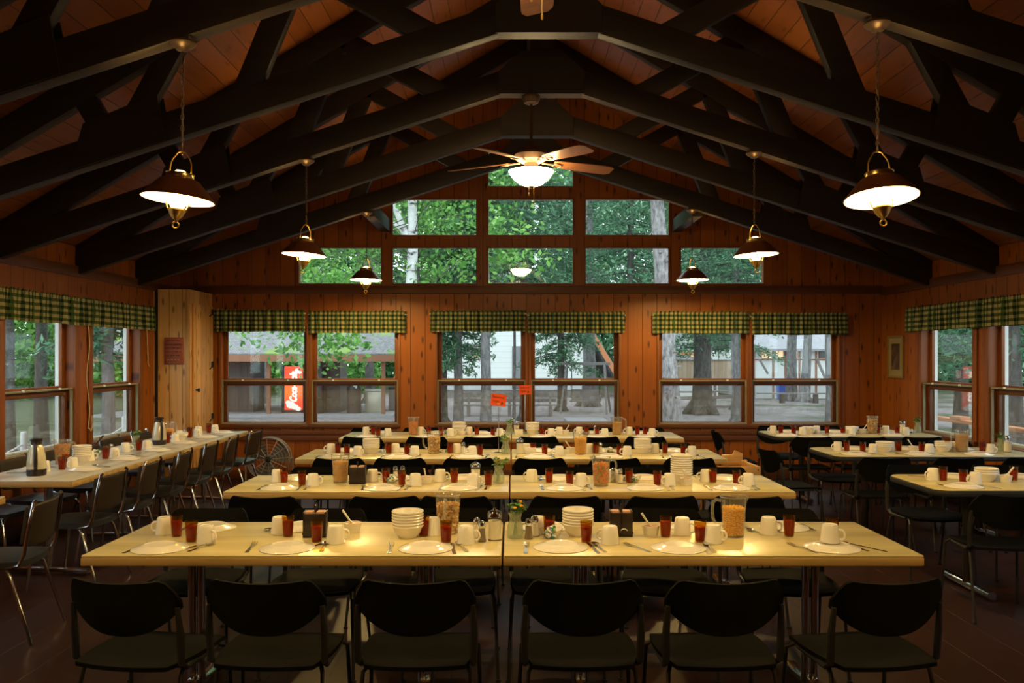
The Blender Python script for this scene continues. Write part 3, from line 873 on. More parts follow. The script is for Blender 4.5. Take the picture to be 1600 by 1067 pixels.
# ------------------------------------------------------------------ tableware kinds
def mk(name, label, cat): return thing(name, label, cat)
def k_mug():
    t = mk('mug', 'white mug', 'mug')
    obj('body', MB().lathe([(.0365, .003), (.040, 0), (.0425, .001), (.0428, .006), (.0375, .055), (.0345, .078), (.031, .083), (.026, .083), (.024, .080), (0, .080)], 26), M['mug'], t)
    obj('handle', MB().tube([(.041, 0, .018), (.053, 0, .017), (.061, 0, .024), (.0635, 0, .038), (.060, 0, .051), (.052, 0, .058), (.037, 0, .059)], [.0055, .0055, .005, .005, .005, .0055, .006], 8), M['mug'], t)
    return Kind(t)
def k_plate():
    o = obj('plate', MB().lathe([(.117, .0005), (.1225, .001), (.1235, .0035), (.119, .007), (.095, .0125), (.083, .017), (.077, .0195), (.071, .0225), (.067, .0225), (.064, .0195), (0, .0195)], 48), M['china'])
    return Kind(tag(o, 'white plate', 'plate'))
def k_glass():
    t = mk('tumbler', 'amber tumbler', 'glass')
    obj('cup', MB().lathe([(0, .001), (.0225, .001), (.0235, .003), (.0265, .055), (.0288, .098), (.0285, .099), (.0274, .098), (.0252, .055), (.0215, .007), (0, .006)], 22), M['amber'], t)
    obj('red_drink', MB().lathe([(0, .0062), (.0212, .0072), (.0249, .055), (.0259, .074), (0, .074)], 20), M['juice'], t)
    return Kind(t)
def strip(mb, pts, th=.0022):
    """flat tapered piece: pts of (y, half width, z)"""
    b = len(mb.v)
    for y, w, z in pts: mb.v += [(-w, y, z), (w, y, z), (w, y, z + th), (-w, y, z + th)]
    for i in range(len(pts) - 1):
        a, c = b + 4 * i, b + 4 * i + 4
        for k in range(4): mb.f.append((a + k, a + (k + 1) % 4, c + (k + 1) % 4, c + k))
    mb.f.append((b + 3, b + 2, b + 1, b)); e = b + 4 * (len(pts) - 1); mb.f.append((e, e + 1, e + 2, e + 3))
HANDLE = [(-.095, .006, .0006), (-.090, .0095, .0006), (-.06, .0085, .001), (-.02, .005, .004), (.01, .0036, .006), (.03, .004, .006)]
def k_fork():
    mb = MB(); strip(mb, HANDLE + [(.045, .009, .004), (.058, .0125, .002)])
    for x in (-.0105, -.0035, .0035, .0105):
        b = MB(); strip(b, [(.056, .0022, .002), (.08, .0019, .003), (.099, .001, .007)]); mb.add([(p[0] + x, p[1], p[2]) for p in b.v], b.f)
    return Kind(tag(obj('fork', mb, M['steel']), 'fork', 'fork'))
def k_knife():
    mb = MB(); strip(mb, [(-.11, .006, .0006), (-.105, .0085, .0006), (-.03, .0075, .001), (-.005, .005, .0015), (.0, .0085, .0015), (.06, .0095, .001), (.095, .008, .0008), (.108, .003, .0008)], .0024)
    return Kind(tag(obj('knife', mb, M['steel']), 'knife', 'knife'))
def k_spoon():
    mb = MB(); strip(mb, HANDLE)
    def f(u, v):
        a = 2 * PI * u; r = v
        return (.0185 * r * math.cos(a), .058 + .030 * r * math.sin(a), .0012 + .0075 * r * r)
    mb.sheet(f, 16, 4, th=(0, 0, .0015))
    return Kind(tag(obj('spoon', mb, M['steel']), 'spoon', 'spoon'))
def k_bowl():
    o = obj('bowl', MB().lathe([(0, .004), (.036, .004), (.038, 0), (.042, 0), (.0445, .006), (.060, .022), (.069, .047), (.0755, .053), (.0765, .057), (.074, .061), (.070, .0605), (.066, .046), (.057, .024), (.040, .010), (0, .008)], 36), M['china'])
    return Kind(tag(o, 'white bowl', 'bowl'))
def k_jam(spoon=True):
    t = mk('condiment_bowl', 'bowl', 'bowl')
    obj('cup', MB().lathe([(0, .003), (.026, .003), (.028, 0), (.032, 0), (.036, .010), (.043, .044), (.0445, .047), (.042, .0475), (.034, .013), (0, .008)], 28), M['china'], t)
    obj('spread', MB().lathe([(0, .043), (.02, .044), (.0405, .041), (.0335, .0135), (0, .009)], 20), M['jam'], t)
    if spoon:
        obj('spoon', MB().tube([(.01, 0, .03), (-.015, 0, .058), (-.05, 0, .108)], [.007, .0045, .0055], 8), M['white_plastic'], t)
    return Kind(t)
def ico(r):
    g = (1 + 5 ** .5) / 2; n = math.sqrt(1 + g * g)
    v = [(-1, g, 0), (1, g, 0), (-1, -g, 0), (1, -g, 0), (0, -1, g), (0, 1, g), (0, -1, -g), (0, 1, -g), (g, 0, -1), (g, 0, 1), (-g, 0, -1), (-g, 0, 1)]
    f = [(0, 11, 5), (0, 5, 1), (0, 1, 7), (0, 7, 10), (0, 10, 11), (1, 5, 9), (5, 11, 4), (11, 10, 2), (10, 7, 6), (7, 1, 8), (3, 9, 4), (3, 4, 2), (3, 2, 6), (3, 6, 8), (3, 8, 9), (4, 9, 5), (2, 4, 11), (6, 2, 10), (8, 6, 7), (9, 8, 1)]
    return [(a / n * r, b / n * r, c / n * r) for a, b, c in v], f
def cereal(kind, h, seed):
    r = random.Random(seed); mb = MB()
    rad = lambda z: .0475 + .0125 * z / .19 - .001
    mb.lathe([(0, .012), (rad(.012) - .012, .012), (rad(h) - .012, h - .008), (0, h - .004)], 14)
    step = {'corn': .0092, 'tan': .0085, 'flake': .0125, 'fruit': .0105}[kind]
    spots = []
    z = .014
    while z < h:
        n = int(2 * PI * rad(z) / step)
        spots += [((rad(z) - .006) , 2 * PI * (k + r.random() * .6) / n, z + r.uniform(-.003, .003)) for k in range(n)]
        z += step
    for q in range(int((rad(h) / step) ** 2 * 2.6)):
        spots.append((rad(h) * .9 * math.sqrt(r.random()), r.uniform(0, 6.3), h + r.uniform(-.003, .004)))
    for rr, a, zz in spots:
        p = (rr * math.cos(a), rr * math.sin(a), zz)
        E = Matrix.Translation(p) @ Matrix.Rotation(r.uniform(0, 6), 4, 'Z') @ Matrix.Rotation(r.uniform(0, 6), 4, 'X') @ Matrix.Rotation(r.uniform(0, 6), 4, 'Y')
        if kind in ('corn', 'tan'):
            v, f = ico(step * .60 * r.uniform(.85, 1.1)); mb.add(v, f, E @ Matrix.Diagonal((1, 1, .8, 1)))
        elif kind == 'fruit':
            b = MB(); b.tube([(.0052 * math.cos(2 * PI * k / 7), .0052 * math.sin(2 * PI * k / 7), 0) for k in range(7)], .0026, 4, closed=True); mb.add(b.v, b.f, E)
        else:
            s = r.uniform(.006, .011)
            b = MB(); b.sheet(lambda u, v: ((u - .5) * 2 * s, (v - .5) * 1.5 * s, .5 * s * ((u - .5) ** 2 * 3 - (v - .5) ** 2)), 2, 2, th=(0, 0, .0016)); mb.add(b.v, b.f, E)
    return mb
CER = {'corn': ('cer_corn', 'yellow cereal balls'), 'tan': ('cer_tan', 'small tan cereal'), 'flake': ('cer_flake', 'wheat flake cereal'), 'fruit': ('cer_fruit', 'orange and green cereal rings')}
def k_pitcher(kind, h, seed):
    t = mk('pitcher', 'pitcher', 'pitcher')
    obj('body', MB().lathe([(0, .004), (.045, .004), (.047, 0), (.049, .002), (.050, .010), (.0565, .10), (.0625, .188), (.0655, .192), (.0635, .194), (.0605, .189), (.0545, .10), (.0480, .0115), (0, .009)], 32), M['clear'], t)
    obj('spout', MB().sheet(lambda u, v: (-(.060 + .018 * (v) * math.cos((u - .5) * 3)) * math.cos((u - .5) * 1.0), -(.060 + .018 * v * math.cos((u - .5) * 3)) * math.sin((u - .5) * 1.0), .165 + .033 * v), 8, 4, th=(-.002, 0, 0)), M['clear'], t)
    obj('handle', MB().tube([(.060, 0, .172), (.082, 0, .176), (.097, 0, .165), (.101, 0, .135), (.098, 0, .09), (.088, 0, .058), (.070, 0, .047), (.052, 0, .047)], .0075, 10), M['clear_thick'], t)
    obj('rim', MB().tube([(.0635 * math.cos(2 * PI * k / 28), .0635 * math.sin(2 * PI * k / 28), .192) for k in range(28)], .0028, 6, closed=True), M['clear_thick'], t)
    obj('base', MB().lathe([(0, .0008), (.0465, .0008), (.0485, .004), (.0485, .009), (0, .009)], 28), M['clear_thick'], t)
    c = obj('cereal', cereal(kind, h, seed), M[CER[kind][0]], t, smooth=False); c['kind'] = 'stuff'; c['label'] = CER[kind][1]
    return t
def k_shaker(mat):
    t = mk('shaker', 'shaker', 'shaker')
    obj('jar', MB().lathe([(0, 0), (.021, 0), (.022, .004), (.017, .04), (.016, .072), (0, .072)], 10), M['clear'], t, smooth=False)
    obj('contents', MB().lathe([(0, .003), (.0195, .004), (.0152, .04), (.0145, .060), (0, .06)], 10), M[mat], t)
    obj('lid', MB().lathe([(.0165, .070), (.0175, .072), (.0175, .082), (.013, .094), (.006, .098), (0, .0985)], 16), M['chrome'], t)
    return Kind(t)
def k_sugar():
    t = mk('sugar_pourer', 'sugar pourer', 'pourer')
    obj('jar', MB().lathe([(0, 0), (.033, 0), (.034, .004), (.031, .06), (.032, .108), (.030, .112), (0, .112)], 16), M['clear'], t)
    obj('sugar', MB().lathe([(0, .004), (.0305, .005), (.0285, .06), (.0292, .092), (0, .092)], 16), M['sugar'], t)
    obj('lid', MB().lathe([(.032, .108), (.0345, .110), (.0345, .124), (.030, .134), (.016, .140), (.008, .142), (.008, .149), (0, .149)], 20), M['chrome'], t)
    return Kind(t)
def k_box(arc=False):
    t = mk('napkin_holder', 'holder', 'holder')
    mb = MB(); w, d, h = .108, .075, .122
    for s in (-1, 1): mb.box((s * (w / 2 - .003), 0, h / 2), (.006, d, h)); mb.box((0, s * (d / 2 - .003), h / 2 - .004), (w, .006, h - .008))
    mb.box((0, 0, .004), (w, d, .008)); mb.box((0, 0, h / 2 - .005), (.008, d, h - .01)); mb.box((0, -d / 2 - .001, .02), (w + .004, .006, .012))
    obj('body', mb, M['brown_plastic'], t, bevel=.0015)
    for s in (-1, 1):
        obj('packets', MB().box((s * .027, 0, .066), (.036, d - .02, .112)), flatpk, t, bevel=.002)
    obj('handle', MB().tube([(0, 0, .115), (0, 0, .150)], .005, 8), M['brown_plastic'], t)
    if arc:
        obj('pale_mark', MB().tube([(.012 + .016 * math.cos(R(a)), -d / 2 - .004, .014 + .014 * math.sin(R(a)) + .012) for a in range(20, 170, 15)], .0022, 5), M['white_plastic'], t)
    return t
flatpk = flat('pink_packets', (0.55, 0.30, 0.22), 0.7)
def k_creamers(seed):
    t = mk('creamer_dish', 'dish', 'dish'); r = random.Random(seed)
    obj('bowl', MB().lathe([(0, .004), (.026, .004), (.028, 0), (.034, 0), (.048, .02), (.057, .046), (.0545, .046), (.046, .021), (.030, .007), (0, .007)], 20), M['clear'], t)
    mb = MB()
    for q in range(13):
        rr = .030 * math.sqrt(r.random()); a = r.uniform(0, 6.3); z = .012 + .040 * r.random() * (1 - rr / .06)
        E = Matrix.Translation((rr * math.cos(a), rr * math.sin(a), z)) @ Matrix.Rotation(r.uniform(0, 6), 4, 'X') @ Matrix.Rotation(r.uniform(0, 6), 4, 'Y')
        b = MB().lathe([(0, -.010), (.0105, -.010), (.0140, .008), (.0155, .009), (.0155, .010), (0, .010)], 10); mb.add(b.v, b.f, E)
    c = obj('creamer_cups', mb, M['creamers'], t); c['kind'] = 'stuff'
    return t
def k_vase(seed, yellow):
    t = mk('flower_vase', 'vase', 'vase'); r = random.Random(seed)
    obj('glass', MB().lathe([(0, .003), (.037, .003), (.040, .006), (.042, .03), (.036, .062), (.027, .088), (.027, .100), (.034, .122), (.032, .122), (.025, .100), (.025, .088), (.034, .060), (.039, .03), (.036, .009), (0, .008)], 20), M['frost'], t)
    st = MB(); lf = MB(); fl = MB()
    for q in range(9):
        a = r.uniform(0, 6.3); sp = r.uniform(.012, .055); top = (sp * math.cos(a), sp * math.sin(a), r.uniform(.135, .175))
        st.tube([(.015 * math.cos(a + 2), .015 * math.sin(a + 2), .012), (.008 * math.cos(a), .008 * math.sin(a), .10), top], .0013, 5)
        for z in range(5):
            s = r.uniform(.010, .019)
            E = Matrix.Translation((top[0] + r.uniform(-.018, .018), top[1] + r.uniform(-.018, .018), top[2] + r.uniform(-.028, .008))) @ Matrix.Rotation(r.uniform(0, 6.3), 4, 'Z') @ Matrix.Rotation(r.uniform(-.7, .9), 4, 'X')
            lf.add([(0, -s, 0), (s * .55, -.2 * s, .1 * s), (s * .35, .6 * s, 0), (0, s, -.12 * s), (-s * .35, .6 * s, 0), (-s * .55, -.2 * s, .1 * s)], [(0, 1, 2, 3), (0, 3, 4, 5)], E)
        if yellow and q < 4 or q < 1:
            c = Vector(top) + Vector((0, 0, .008))
            for k in range(12):
                E = Matrix.Translation(c) @ Matrix.Rotation(2 * PI * k / 12, 4, 'Z') @ Matrix.Rotation(R(25 + 25 * (k % 2)), 4, 'Y')
                fl.add([(0, -.002, 0), (.009, -.004, 0), (.013, 0, 0), (.009, .004, 0), (0, .002, 0)], [(0, 1, 2, 3, 4)], E)
    for q in range(16):
        s = r.uniform(.008, .013)
        E = Matrix.Translation((r.uniform(-.018, .018), r.uniform(-.018, .018), r.uniform(.06, .12))) @ Matrix.Rotation(r.uniform(0, 6), 4, 'Z') @ Matrix.Rotation(r.uniform(-1.3, 1.3), 4, 'X')
        lf.add([(0, -s, 0), (s * .5, 0, 0), (0, s, 0), (-s * .5, 0, 0)], [(0, 1, 2, 3)], E)
    obj('stems', st, M['leaf_in'], t); obj('leaves', lf, M['leaf_in'], t, smooth=False)
    if fl.v: obj('blossoms', fl, M['flower' if yellow else 'flower_white'], t, smooth=False)
    return t
KMUG, KPL, KGL, KFK, KKN, KSP, KBO = k_mug(), k_plate(), k_glass(), k_fork(), k_knife(), k_spoon(), k_bowl()
KJAM, KSALT, KPEP, KSUG = k_jam(), k_shaker('salt'), k_shaker('pepper'), k_sugar()
def T(px, Y): return (PX(px, Y), Y, TZ)
def U(p, dz): return (p[0], p[1], p[2] + dz)

# ------------------------------------------------------------------ place settings on the four rows
NOUN = {'mug': (KMUG, 'upside-down white mug', 'mugs'), 'plate': (KPL, 'upside-down white plate', 'plates'), 'glass': (KGL, 'tumbler of red drink', 'tumblers'),
        'fork': (KFK, 'steel fork', 'forks'), 'knife': (KKN, 'steel knife', 'knives'), 'spoon': (KSP, 'steel spoon', 'spoons')}
def lay(kind, k, side, i, pos, rz):
    K_, desc, plural = NOUN[kind]
    K_.put(pos, rz, '%s, %s from the closet end, %s side of the %s' % (desc, ORD[i], side, RN[k]), '%s on the %s side of the %s' % (plural, side, RN[k]))
near = {
 'R1': dict(plate=[250, 449, 665, 876, 1060, 1300], fork=[213, 392, 610, 822, 996, 1254], knife=[298, 483, 708, 926, 1104, 1352], spoon=[316, 506, 722, 936, 1109, 1333],
            glass=[299, 495, 697, 916, 1094, 1301], mug=[322, 524, 728, 953, 1114, 1297]),
 'R2': dict(plate=[437, 597, 717, 881, 1008, 1143], fork=[409, 567, 689, 847, 984, 1107], knife=[467, 626, 748, 911, 1043, 1172], spoon=[481, 637, 760, 920, 1050, 1180],
            glass=[472, 628, 763, 890, 1027, 1151], mug=[489, 649, 739, 908, 1046, 1169]),
 'R3': dict(plate=[521, 622, 732, 840, 952, 1061], fork=[497, 597, 705, 807, 928, 1035], knife=[540, 643, 752, 856, 970, 1082], spoon=[553, 653, 761, 864, 985, 1095],
            glass=[542, 636, 750, 851, 968, 1068], mug=[559, 648, 738, 874, 980, 1081]),
 'R4': dict(plate=[573, 665, 758, 845, 930, 1006], fork=[555, 651, 737, 827, 908, 985], knife=[586, 683, 777, 858, 941, 1017], spoon=[596, 700, 784, 862, 945, 1026],
            glass=[591, 689, 770, 852, 933, 1008], mug=[606, 704, 781, 861, 945, 1019])}
far = {
 'R1': dict(plate=[330, 474, 683, 852, 1082, 1225], fork=[343, 518, 706, 880, 1112, 1262], knife=[290, 434, 640, 818, 1052, 1172], spoon=[302, 425, 632, 828, 1060, 1166],
            glass=[276, 450, 662, 858, 1040, 1233], mug=[257, 437, 676, 841, 1066, 1201]),
 'R2': dict(plate=[462, 620, 727, 876, 1006, 1133], fork=[501, 640, 700, 846, 1030, 1160], knife=[450, 590, 700, 845, 970, 1090], spoon=[446, 588, 694, 838, 976, 1096],
            glass=[444, 603, 710, 858, 983, 1114], mug=[433, 582, 688, 831, 958, 1103]),
 'R3': dict(plate=[541, 628, 722, 848, 945, 1052], fork=[556, 640, 733, 862, 958, 1068], knife=[520, 600, 697, 822, 925, 1030], spoon=[512, 594, 690, 816, 918, 1022],
            glass=[528, 607, 703, 833, 931, 1039], mug=[517, 618, 714, 822, 921, 1023]),
 'R4': dict(plate=[598, 682, 752, 862, 922, 1000], fork=[612, 695, 762, 876, 932, 1016], knife=[588, 668, 738, 842, 905, 985], spoon=[582, 662, 730, 836, 900, 980],
            glass=[583, 670, 745, 846, 916, 996], mug=[572, 657, 733, 874, 905, 983])}
VN = dict(plate=.145, fork=.14, knife=.145, spoon=.16, glass=.275, mug=.245)
VF = dict(plate=.60, fork=.60, knife=.59, spoon=.585, glass=.40, mug=.45)
FACE = {}
for k in ('R1', 'R2', 'R3', 'R4'):
    y0 = ROW[k][0]
    for kind, xs in near[k].items():
        for i, px in enumerate(xs):
            y = y0 + VN[kind] + RJ.uniform(-.012, .012)
            rz = RJ.uniform(-.14, .14); dz = .0
            if kind == 'mug': rz = RJ.choice([PI, 0, .4, -.5, PI - .5, PI + .4, -1.2])
            if kind == 'fork': rz += {0: -.25, 2: -.05, 4: .40, 5: .25}.get(i, 0) if k == 'R1' else 0
            if kind == 'knife': rz += {0: -.35, 1: -.3, 2: .22, 5: .55}.get(i, 0) if k == 'R1' else 0
            if kind == 'spoon': rz += {0: -.25, 2: .32, 3: .1, 5: .45}.get(i, 0) if k == 'R1' else 0
            if kind == 'mug' and k == 'R1' and i == 5: y = y0 + .165; dz = .0226
            if kind == 'glass' and k == 'R1' and i == 5: y = y0 + .33
            lay(kind, k, 'near', i, U(T(px, y), dz), rz)
    for kind, xs in far[k].items():
        for i, px in enumerate(xs):
            y = y0 + VF[kind] + RJ.uniform(-.012, .012)
            rz = PI + RJ.uniform(-.14, .14)
            if kind == 'mug': rz = RJ.choice([PI, 0, .4, -.5, PI - .5, PI + .4, 1.2])
            lay(kind, k, 'window', i, T(px, y), rz)

def stack(pos, n, where, dz=.0155):
    for i in range(n):
        KBO.put(U(pos, .0003 + i * dz), RJ.uniform(0, 6), 'white bowl, %s up in the stack %s' % (ORD[i], where), 'stacked bowls ' + where)
def relabel(o, pos, rz, label, group=None):
    o.location = pos; o.rotation_euler = (0, 0, rz); o['label'] = label
    if group: o['group'] = group
    return o
def pitcher(kind, h, pos, rz, label): return relabel(k_pitcher(kind, h, int(abs(pos[0]) * 1000) + 3), pos, rz, label, 'cereal pitchers')
def extras_box(pos, rz, label, arc=False): return relabel(k_box(arc), pos, rz, label, 'dark napkin holders')
def creamers(pos, label): return relabel(k_creamers(int(pos[1] * 100)), pos, 0, label, 'dishes of creamers')
def vase(pos, label, yellow=False): return relabel(k_vase(int(abs(pos[0]) * 999 + pos[1] * 77), yellow), pos, 0, label, 'flower vases')

# front row
pitcher('flake', .140, T(700, 4.17), R(-95), 'clear pitcher of wheat flakes on the front table row')
pitcher('corn', .138, T(1146, 4.10), R(178), 'clear pitcher of yellow cereal balls on the front table row')
stack(T(637, 4.08), 6, 'on the closet half of the front table row', .0135)
stack(T(903, 4.12), 6, 'on the picture half of the front table row', .0135)
extras_box(T(493, 4.10), R(3), 'dark napkin holder behind the red drink on the closet half of the front row')
extras_box(T(970, 4.12), R(-2), 'dark napkin holder with pale curved mark on the front table row', True)
KJAM.put(T(551, 4.20), R(0), 'white bowl of spread with a white spoon, closet half of the front row', 'bowls of red spread')
KJAM.put(T(1017, 4.13), R(20), 'white bowl of spread with a white spoon, picture half of the front row', 'bowls of red spread')
KSALT.put(T(745, 4.06), 0, 'salt shaker beside the pepper shaker on the closet half of front row', 'salt and pepper shakers')
KPEP.put(T(753, 3.98), 0, 'pepper shaker beside the sugar pourer on the front table row', 'salt and pepper shakers')
KSUG.put(T(773, 4.02), 0, 'glass sugar pourer at the gap of the front table row', 'sugar pourers')
vase(T(805, 4.06), 'bubbled glass vase with yellow flowers on the front table row', True)
KPEP.put(T(826, 4.04), 0, 'pepper shaker beside the vase of yellow flowers', 'salt and pepper shakers')
KSALT.put(T(836, 4.10), 0, 'salt shaker behind the pepper shaker beside the vase of yellow flowers', 'salt and pepper shakers')
creamers(T(861, 4.06), 'glass dish of creamer cups beside the yellow flower vase')
# second row
pitcher('tan', .142, T(532, 5.86), R(100), 'clear pitcher of tan cereal on the second table row')
pitcher('fruit', .150, T(939, 5.70), R(-8), 'clear pitcher of orange and green cereal rings on the second table row')
extras_box(T(559, 5.80), R(2), 'dark napkin holder beside the tan cereal pitcher')
creamers(T(613, 5.82), 'glass dish of creamer cups on the closet half of the second row')
KSALT.put(T(618, 5.96), 0, 'salt shaker behind the creamers on the second row, closet half', 'salt and pepper shakers')
KPEP.put(T(629, 5.98), 0, 'pepper shaker behind the creamers on the second row, closet half', 'salt and pepper shakers')
KJAM.put(T(666, 5.80), R(80), 'white bowl of spread with spoon, closet half of the second row', 'bowls of red spread')
KSUG.put(T(743, 5.82), 0, 'glass sugar pourer on the second table row', 'sugar pourers')
vase(T(779, 5.82), 'bubbled glass vase of green leaves on the second table row')
KPEP.put(T(958, 5.86), 0, 'pepper shaker next to the pitcher of cereal rings', 'salt and pepper shakers')
KSALT.put(T(969, 5.82), 0, 'salt shaker next to the pitcher of cereal rings', 'salt and pepper shakers')
creamers(T(989, 5.86), 'glass dish of creamer cups on the picture half of the second row')
stack(T(1065, 5.90), 9, 'on the second table row', .0155)
KJAM.put(T(1072, 5.74), R(60), 'white bowl of spread in front of the tall bowl stack', 'bowls of red spread')
# third row
stack(T(580, 7.60), 6, 'on the closet half of the third table row', .0145)
stack(T(1004, 7.60), 6, 'on the picture half of the third table row', .0145)
pitcher('flake', .138, T(678, 7.62), R(170), 'clear pitcher of wheat flakes on the third table row')
pitcher('corn', .142, T(907, 7.54), R(90), 'clear pitcher of yellow cereal balls on the third table row')
KSALT.put(T(724, 7.62), 0, 'salt shaker on the closet half of the third row', 'salt and pepper shakers')
creamers(T(737, 7.72), 'glass dish of creamer cups on the closet half of the third row')
vase(T(790, 7.56), 'bubbled glass vase of leaves on the third table row')
KSUG.put(T(812, 7.56), 0, 'glass sugar pourer on the third table row', 'sugar pourers')
tag(obj('napkin_stack', MB().box((0, 0, .028), (.10, .06, .056)), M['paper'], loc=T(829, 7.58), bevel=.004), 'block of white napkins on the third table row', 'napkins')
KJAM.put(T(892, 7.66), R(10), 'white bowl of spread with spoon beside the third row cereal balls', 'bowls of red spread')
KSALT.put(T(938, 7.60), 0, 'salt shaker on the picture half of the third row', 'salt and pepper shakers')
creamers(T(953, 7.66), 'glass dish of creamer cups on the picture half of the third row')
# back row
pitcher('fruit', .135, T(646, 9.42), R(95), 'clear pitcher of coloured cereal rings on the back table row')
pitcher('tan', .132, T(964, 9.44), R(0), 'clear pitcher of tan cereal on the back table row')
stack(T(717, 9.52), 6, 'on the closet half of the back table row', .0145)
stack(T(832, 9.48), 6, 'on the picture half of the back table row', .0145)
KJAM.put(T(722, 9.40), R(200), 'white bowl of spread with spoon, closet half of the back row', 'bowls of red spread')
KJAM.put(T(883, 9.46), R(150), 'white bowl of spread with spoon, picture half of the back row', 'bowls of red spread')
vase(T(796, 9.50), 'bubbled glass vase of green leaves on the back table row')
KSUG.put(T(807, 9.58), 0, 'glass sugar pourer on the back table row', 'sugar pourers')
tag(obj('napkin_stack', MB().box((0, 0, .028), (.09, .06, .056)), M['paper'], loc=T(811, 9.46), bevel=.004), 'block of white napkins on the back table row', 'napkins')
creamers(T(698, 9.52), 'glass dish of creamer cups on the closet half of the back row')
creamers(T(915, 9.48), 'glass dish of creamer cups on the picture half of the back row')
KSALT.put(T(930, 9.50), 0, 'salt shaker on the back table row', 'salt and pepper shakers')

# table sign stands
def sign(pos, zc, tilt, label):
    t = thing('table_sign', label, 'sign', pos, 0, 'orange table signs')
    h = zc - TZ
    obj('base', MB().lathe([(0, 0), (.04, 0), (.04, .004), (.008, .009), (0, .009)], 20), M['chrome'], t)
    obj('pole', MB().tube([(0, 0, .006), (0, 0, h - .06)], .0042, 8), M['chrome'], t)
    Tm = Matrix.Translation((0, 0, h)) @ Matrix.Rotation(R(-tilt), 4, 'Y')
    c = MB(); b = MB().box((0, 0, 0), (.136, .002, .106)); c.add(b.v, b.f, Tm)
    card = obj('card', c, M['orange_card'], t, smooth=False)
    for txt, sz, x, z in (('Reserved', .028, -.006, .017), ('Table', .027, -.022, -.022)):
        fc = bpy.data.curves.new('lettering', 'FONT'); fc.body = txt; fc.size = sz; fc.align_x = 'CENTER'; fc.extrude = .0002
        fc.materials.append(M['ink'])
        fo = bpy.data.objects.new('lettering', fc); COL.objects.link(fo); fo.parent = card
        me = bpy.data.meshes.new_from_object(fo); bpy.data.objects.remove(fo); fo = obj('lettering', me, None, card)
        fo.matrix_local = Tm @ Matrix.Translation((x, -.0014, z)) @ Matrix.Rotation(R(90), 4, 'X')
    b = MB().add([(.024, -.0014, -.034), (.044, -.0014, -.034), (.040, -.0014, -.018), (.037, -.0014, -.012), (.031, -.0014, -.012), (.028, -.0014, -.018)], [(0, 1, 2, 3, 4, 5)])
    c2 = MB(); c2.add(b.v, b.f, Tm)
    obj('symbol', c2, M['ink'], card, smooth=False)
    cl_ = MB().tube([(-.012, -.006, h - .045), (0, -.006, h - .062), (.012, -.006, h - .045), (.006, -.006, h - .032), (-.006, -.006, h - .032)], .0022, 6, closed=True)
    obj('clip', cl_, M['brass'], t)
sign(T(779, 7.66), PZ(625, 7.66), -8, 'tilted orange sign on a pole on the third table row')
sign(T(820.5, 9.62), PZ(609, 9.62), 3, 'orange sign on a pole on the back table row')

# ------------------------------------------------------------------ long side table by the windows
def put_side(kind, side, i, x, y, rz, z=0):
    K_, desc, plural = NOUN[kind]
    K_.put((x, y, TZ + z), rz, '%s, %s from the closet, %s side of the side table' % (desc, ORD[i], side), '%s on the %s side of the side table' % (plural, side))
ys = [9.66, 9.12, 8.52, 7.86, 7.20, 6.52]
for i, y in enumerate(ys):
    q = RJ.uniform
    put_side('plate', 'aisle', i, -3.265, y, 0)
    put_side('fork', 'aisle', i, -3.23 + q(-.01, .01), y - .155, R(78) + q(-.15, .15)); put_side('knife', 'aisle', i, -3.24, y + .155, R(86) + q(-.2, .2)); put_side('spoon', 'aisle', i, -3.23, y + .19, R(80) + q(-.2, .2))
    put_side('glass', 'aisle', i, -3.43, y - .02 + q(-.03, .03), 0); put_side('mug', 'aisle', i, -3.40, y + .10 + q(-.02, .02), q(0, 6))
    yw = y - .02
    put_side('plate', 'window', i, -3.645, yw, 0)
    put_side('fork', 'window', i, -3.64, yw + .155, R(-90) + q(-.15, .15)); put_side('knife', 'window', i, -3.64, yw - .155, R(-90) + q(-.15, .15)); put_side('spoon', 'window', i, -3.64, yw - .19, R(-90) + q(-.15, .15))
    put_side('glass', 'window', i, -3.48, yw + .15 + q(-.03, .03), 0); put_side('mug', 'window', i, -3.50, yw - .11, q(0, 6))
def flask(pos, rz, label):
    t = thing('coffee_flask', label, 'flask', pos, rz, 'coffee flasks')
    obj('foot', MB().lathe([(0, 0), (.060, 0), (.065, .006), (.066, .045), (.062, .05), (0, .05)], 30), M['brown_plastic'], t)
    obj('body', MB().lathe([(.062, .048), (.0655, .055), (.064, .10), (.057, .16), (.046, .20), (.036, .222), (.032, .226), (0, .226)], 30), M['thermos'], t)
    obj('lid', MB().lathe([(.033, .222), (.036, .226), (.034, .245), (.041, .252), (.043, .264), (.038, .270), (0, .270)], 26).box((-.045, 0, .258), (.03, .03, .016)), M['brown_plastic'], t)
    obj('handle', MB().tube([(.038, 0, .235), (.066, 0, .225), (.078, 0, .18), (.080, 0, .11), (.074, 0, .055), (.055, 0, .04)], [.011, .012, .013, .013, .012, .01], 10), M['brown_plastic'], t)
flask((PX(57, 6.20), 6.20, TZ), R(-65), 'cream coffee flask with dark lid at the near end of the side table')
flask((PX(249, 8.37), 8.37, TZ), R(-50), 'cream coffee flask with dark lid midway along the side table')
pitcher('fruit', .150, (PX(97, 6.86), 6.86, TZ), R(10), 'clear pitcher of coloured cereal rings behind the nearer coffee flask')
pitcher('corn', .120, (PX(263, 8.74), 8.74, TZ), R(60), 'clear pitcher of yellow cereal behind the farther coffee flask')
stack((PX(128, 7.02), 7.02, TZ), 6, 'on the side table by the windows', .0145)
creamers((PX(151, 7.44), 7.44, TZ), 'glass dish of creamer cups on the side table beside the bowls')
KSALT.put((PX(168, 7.35), 7.35, TZ), 0, 'salt shaker on the side table beside the creamers', 'salt and pepper shakers')
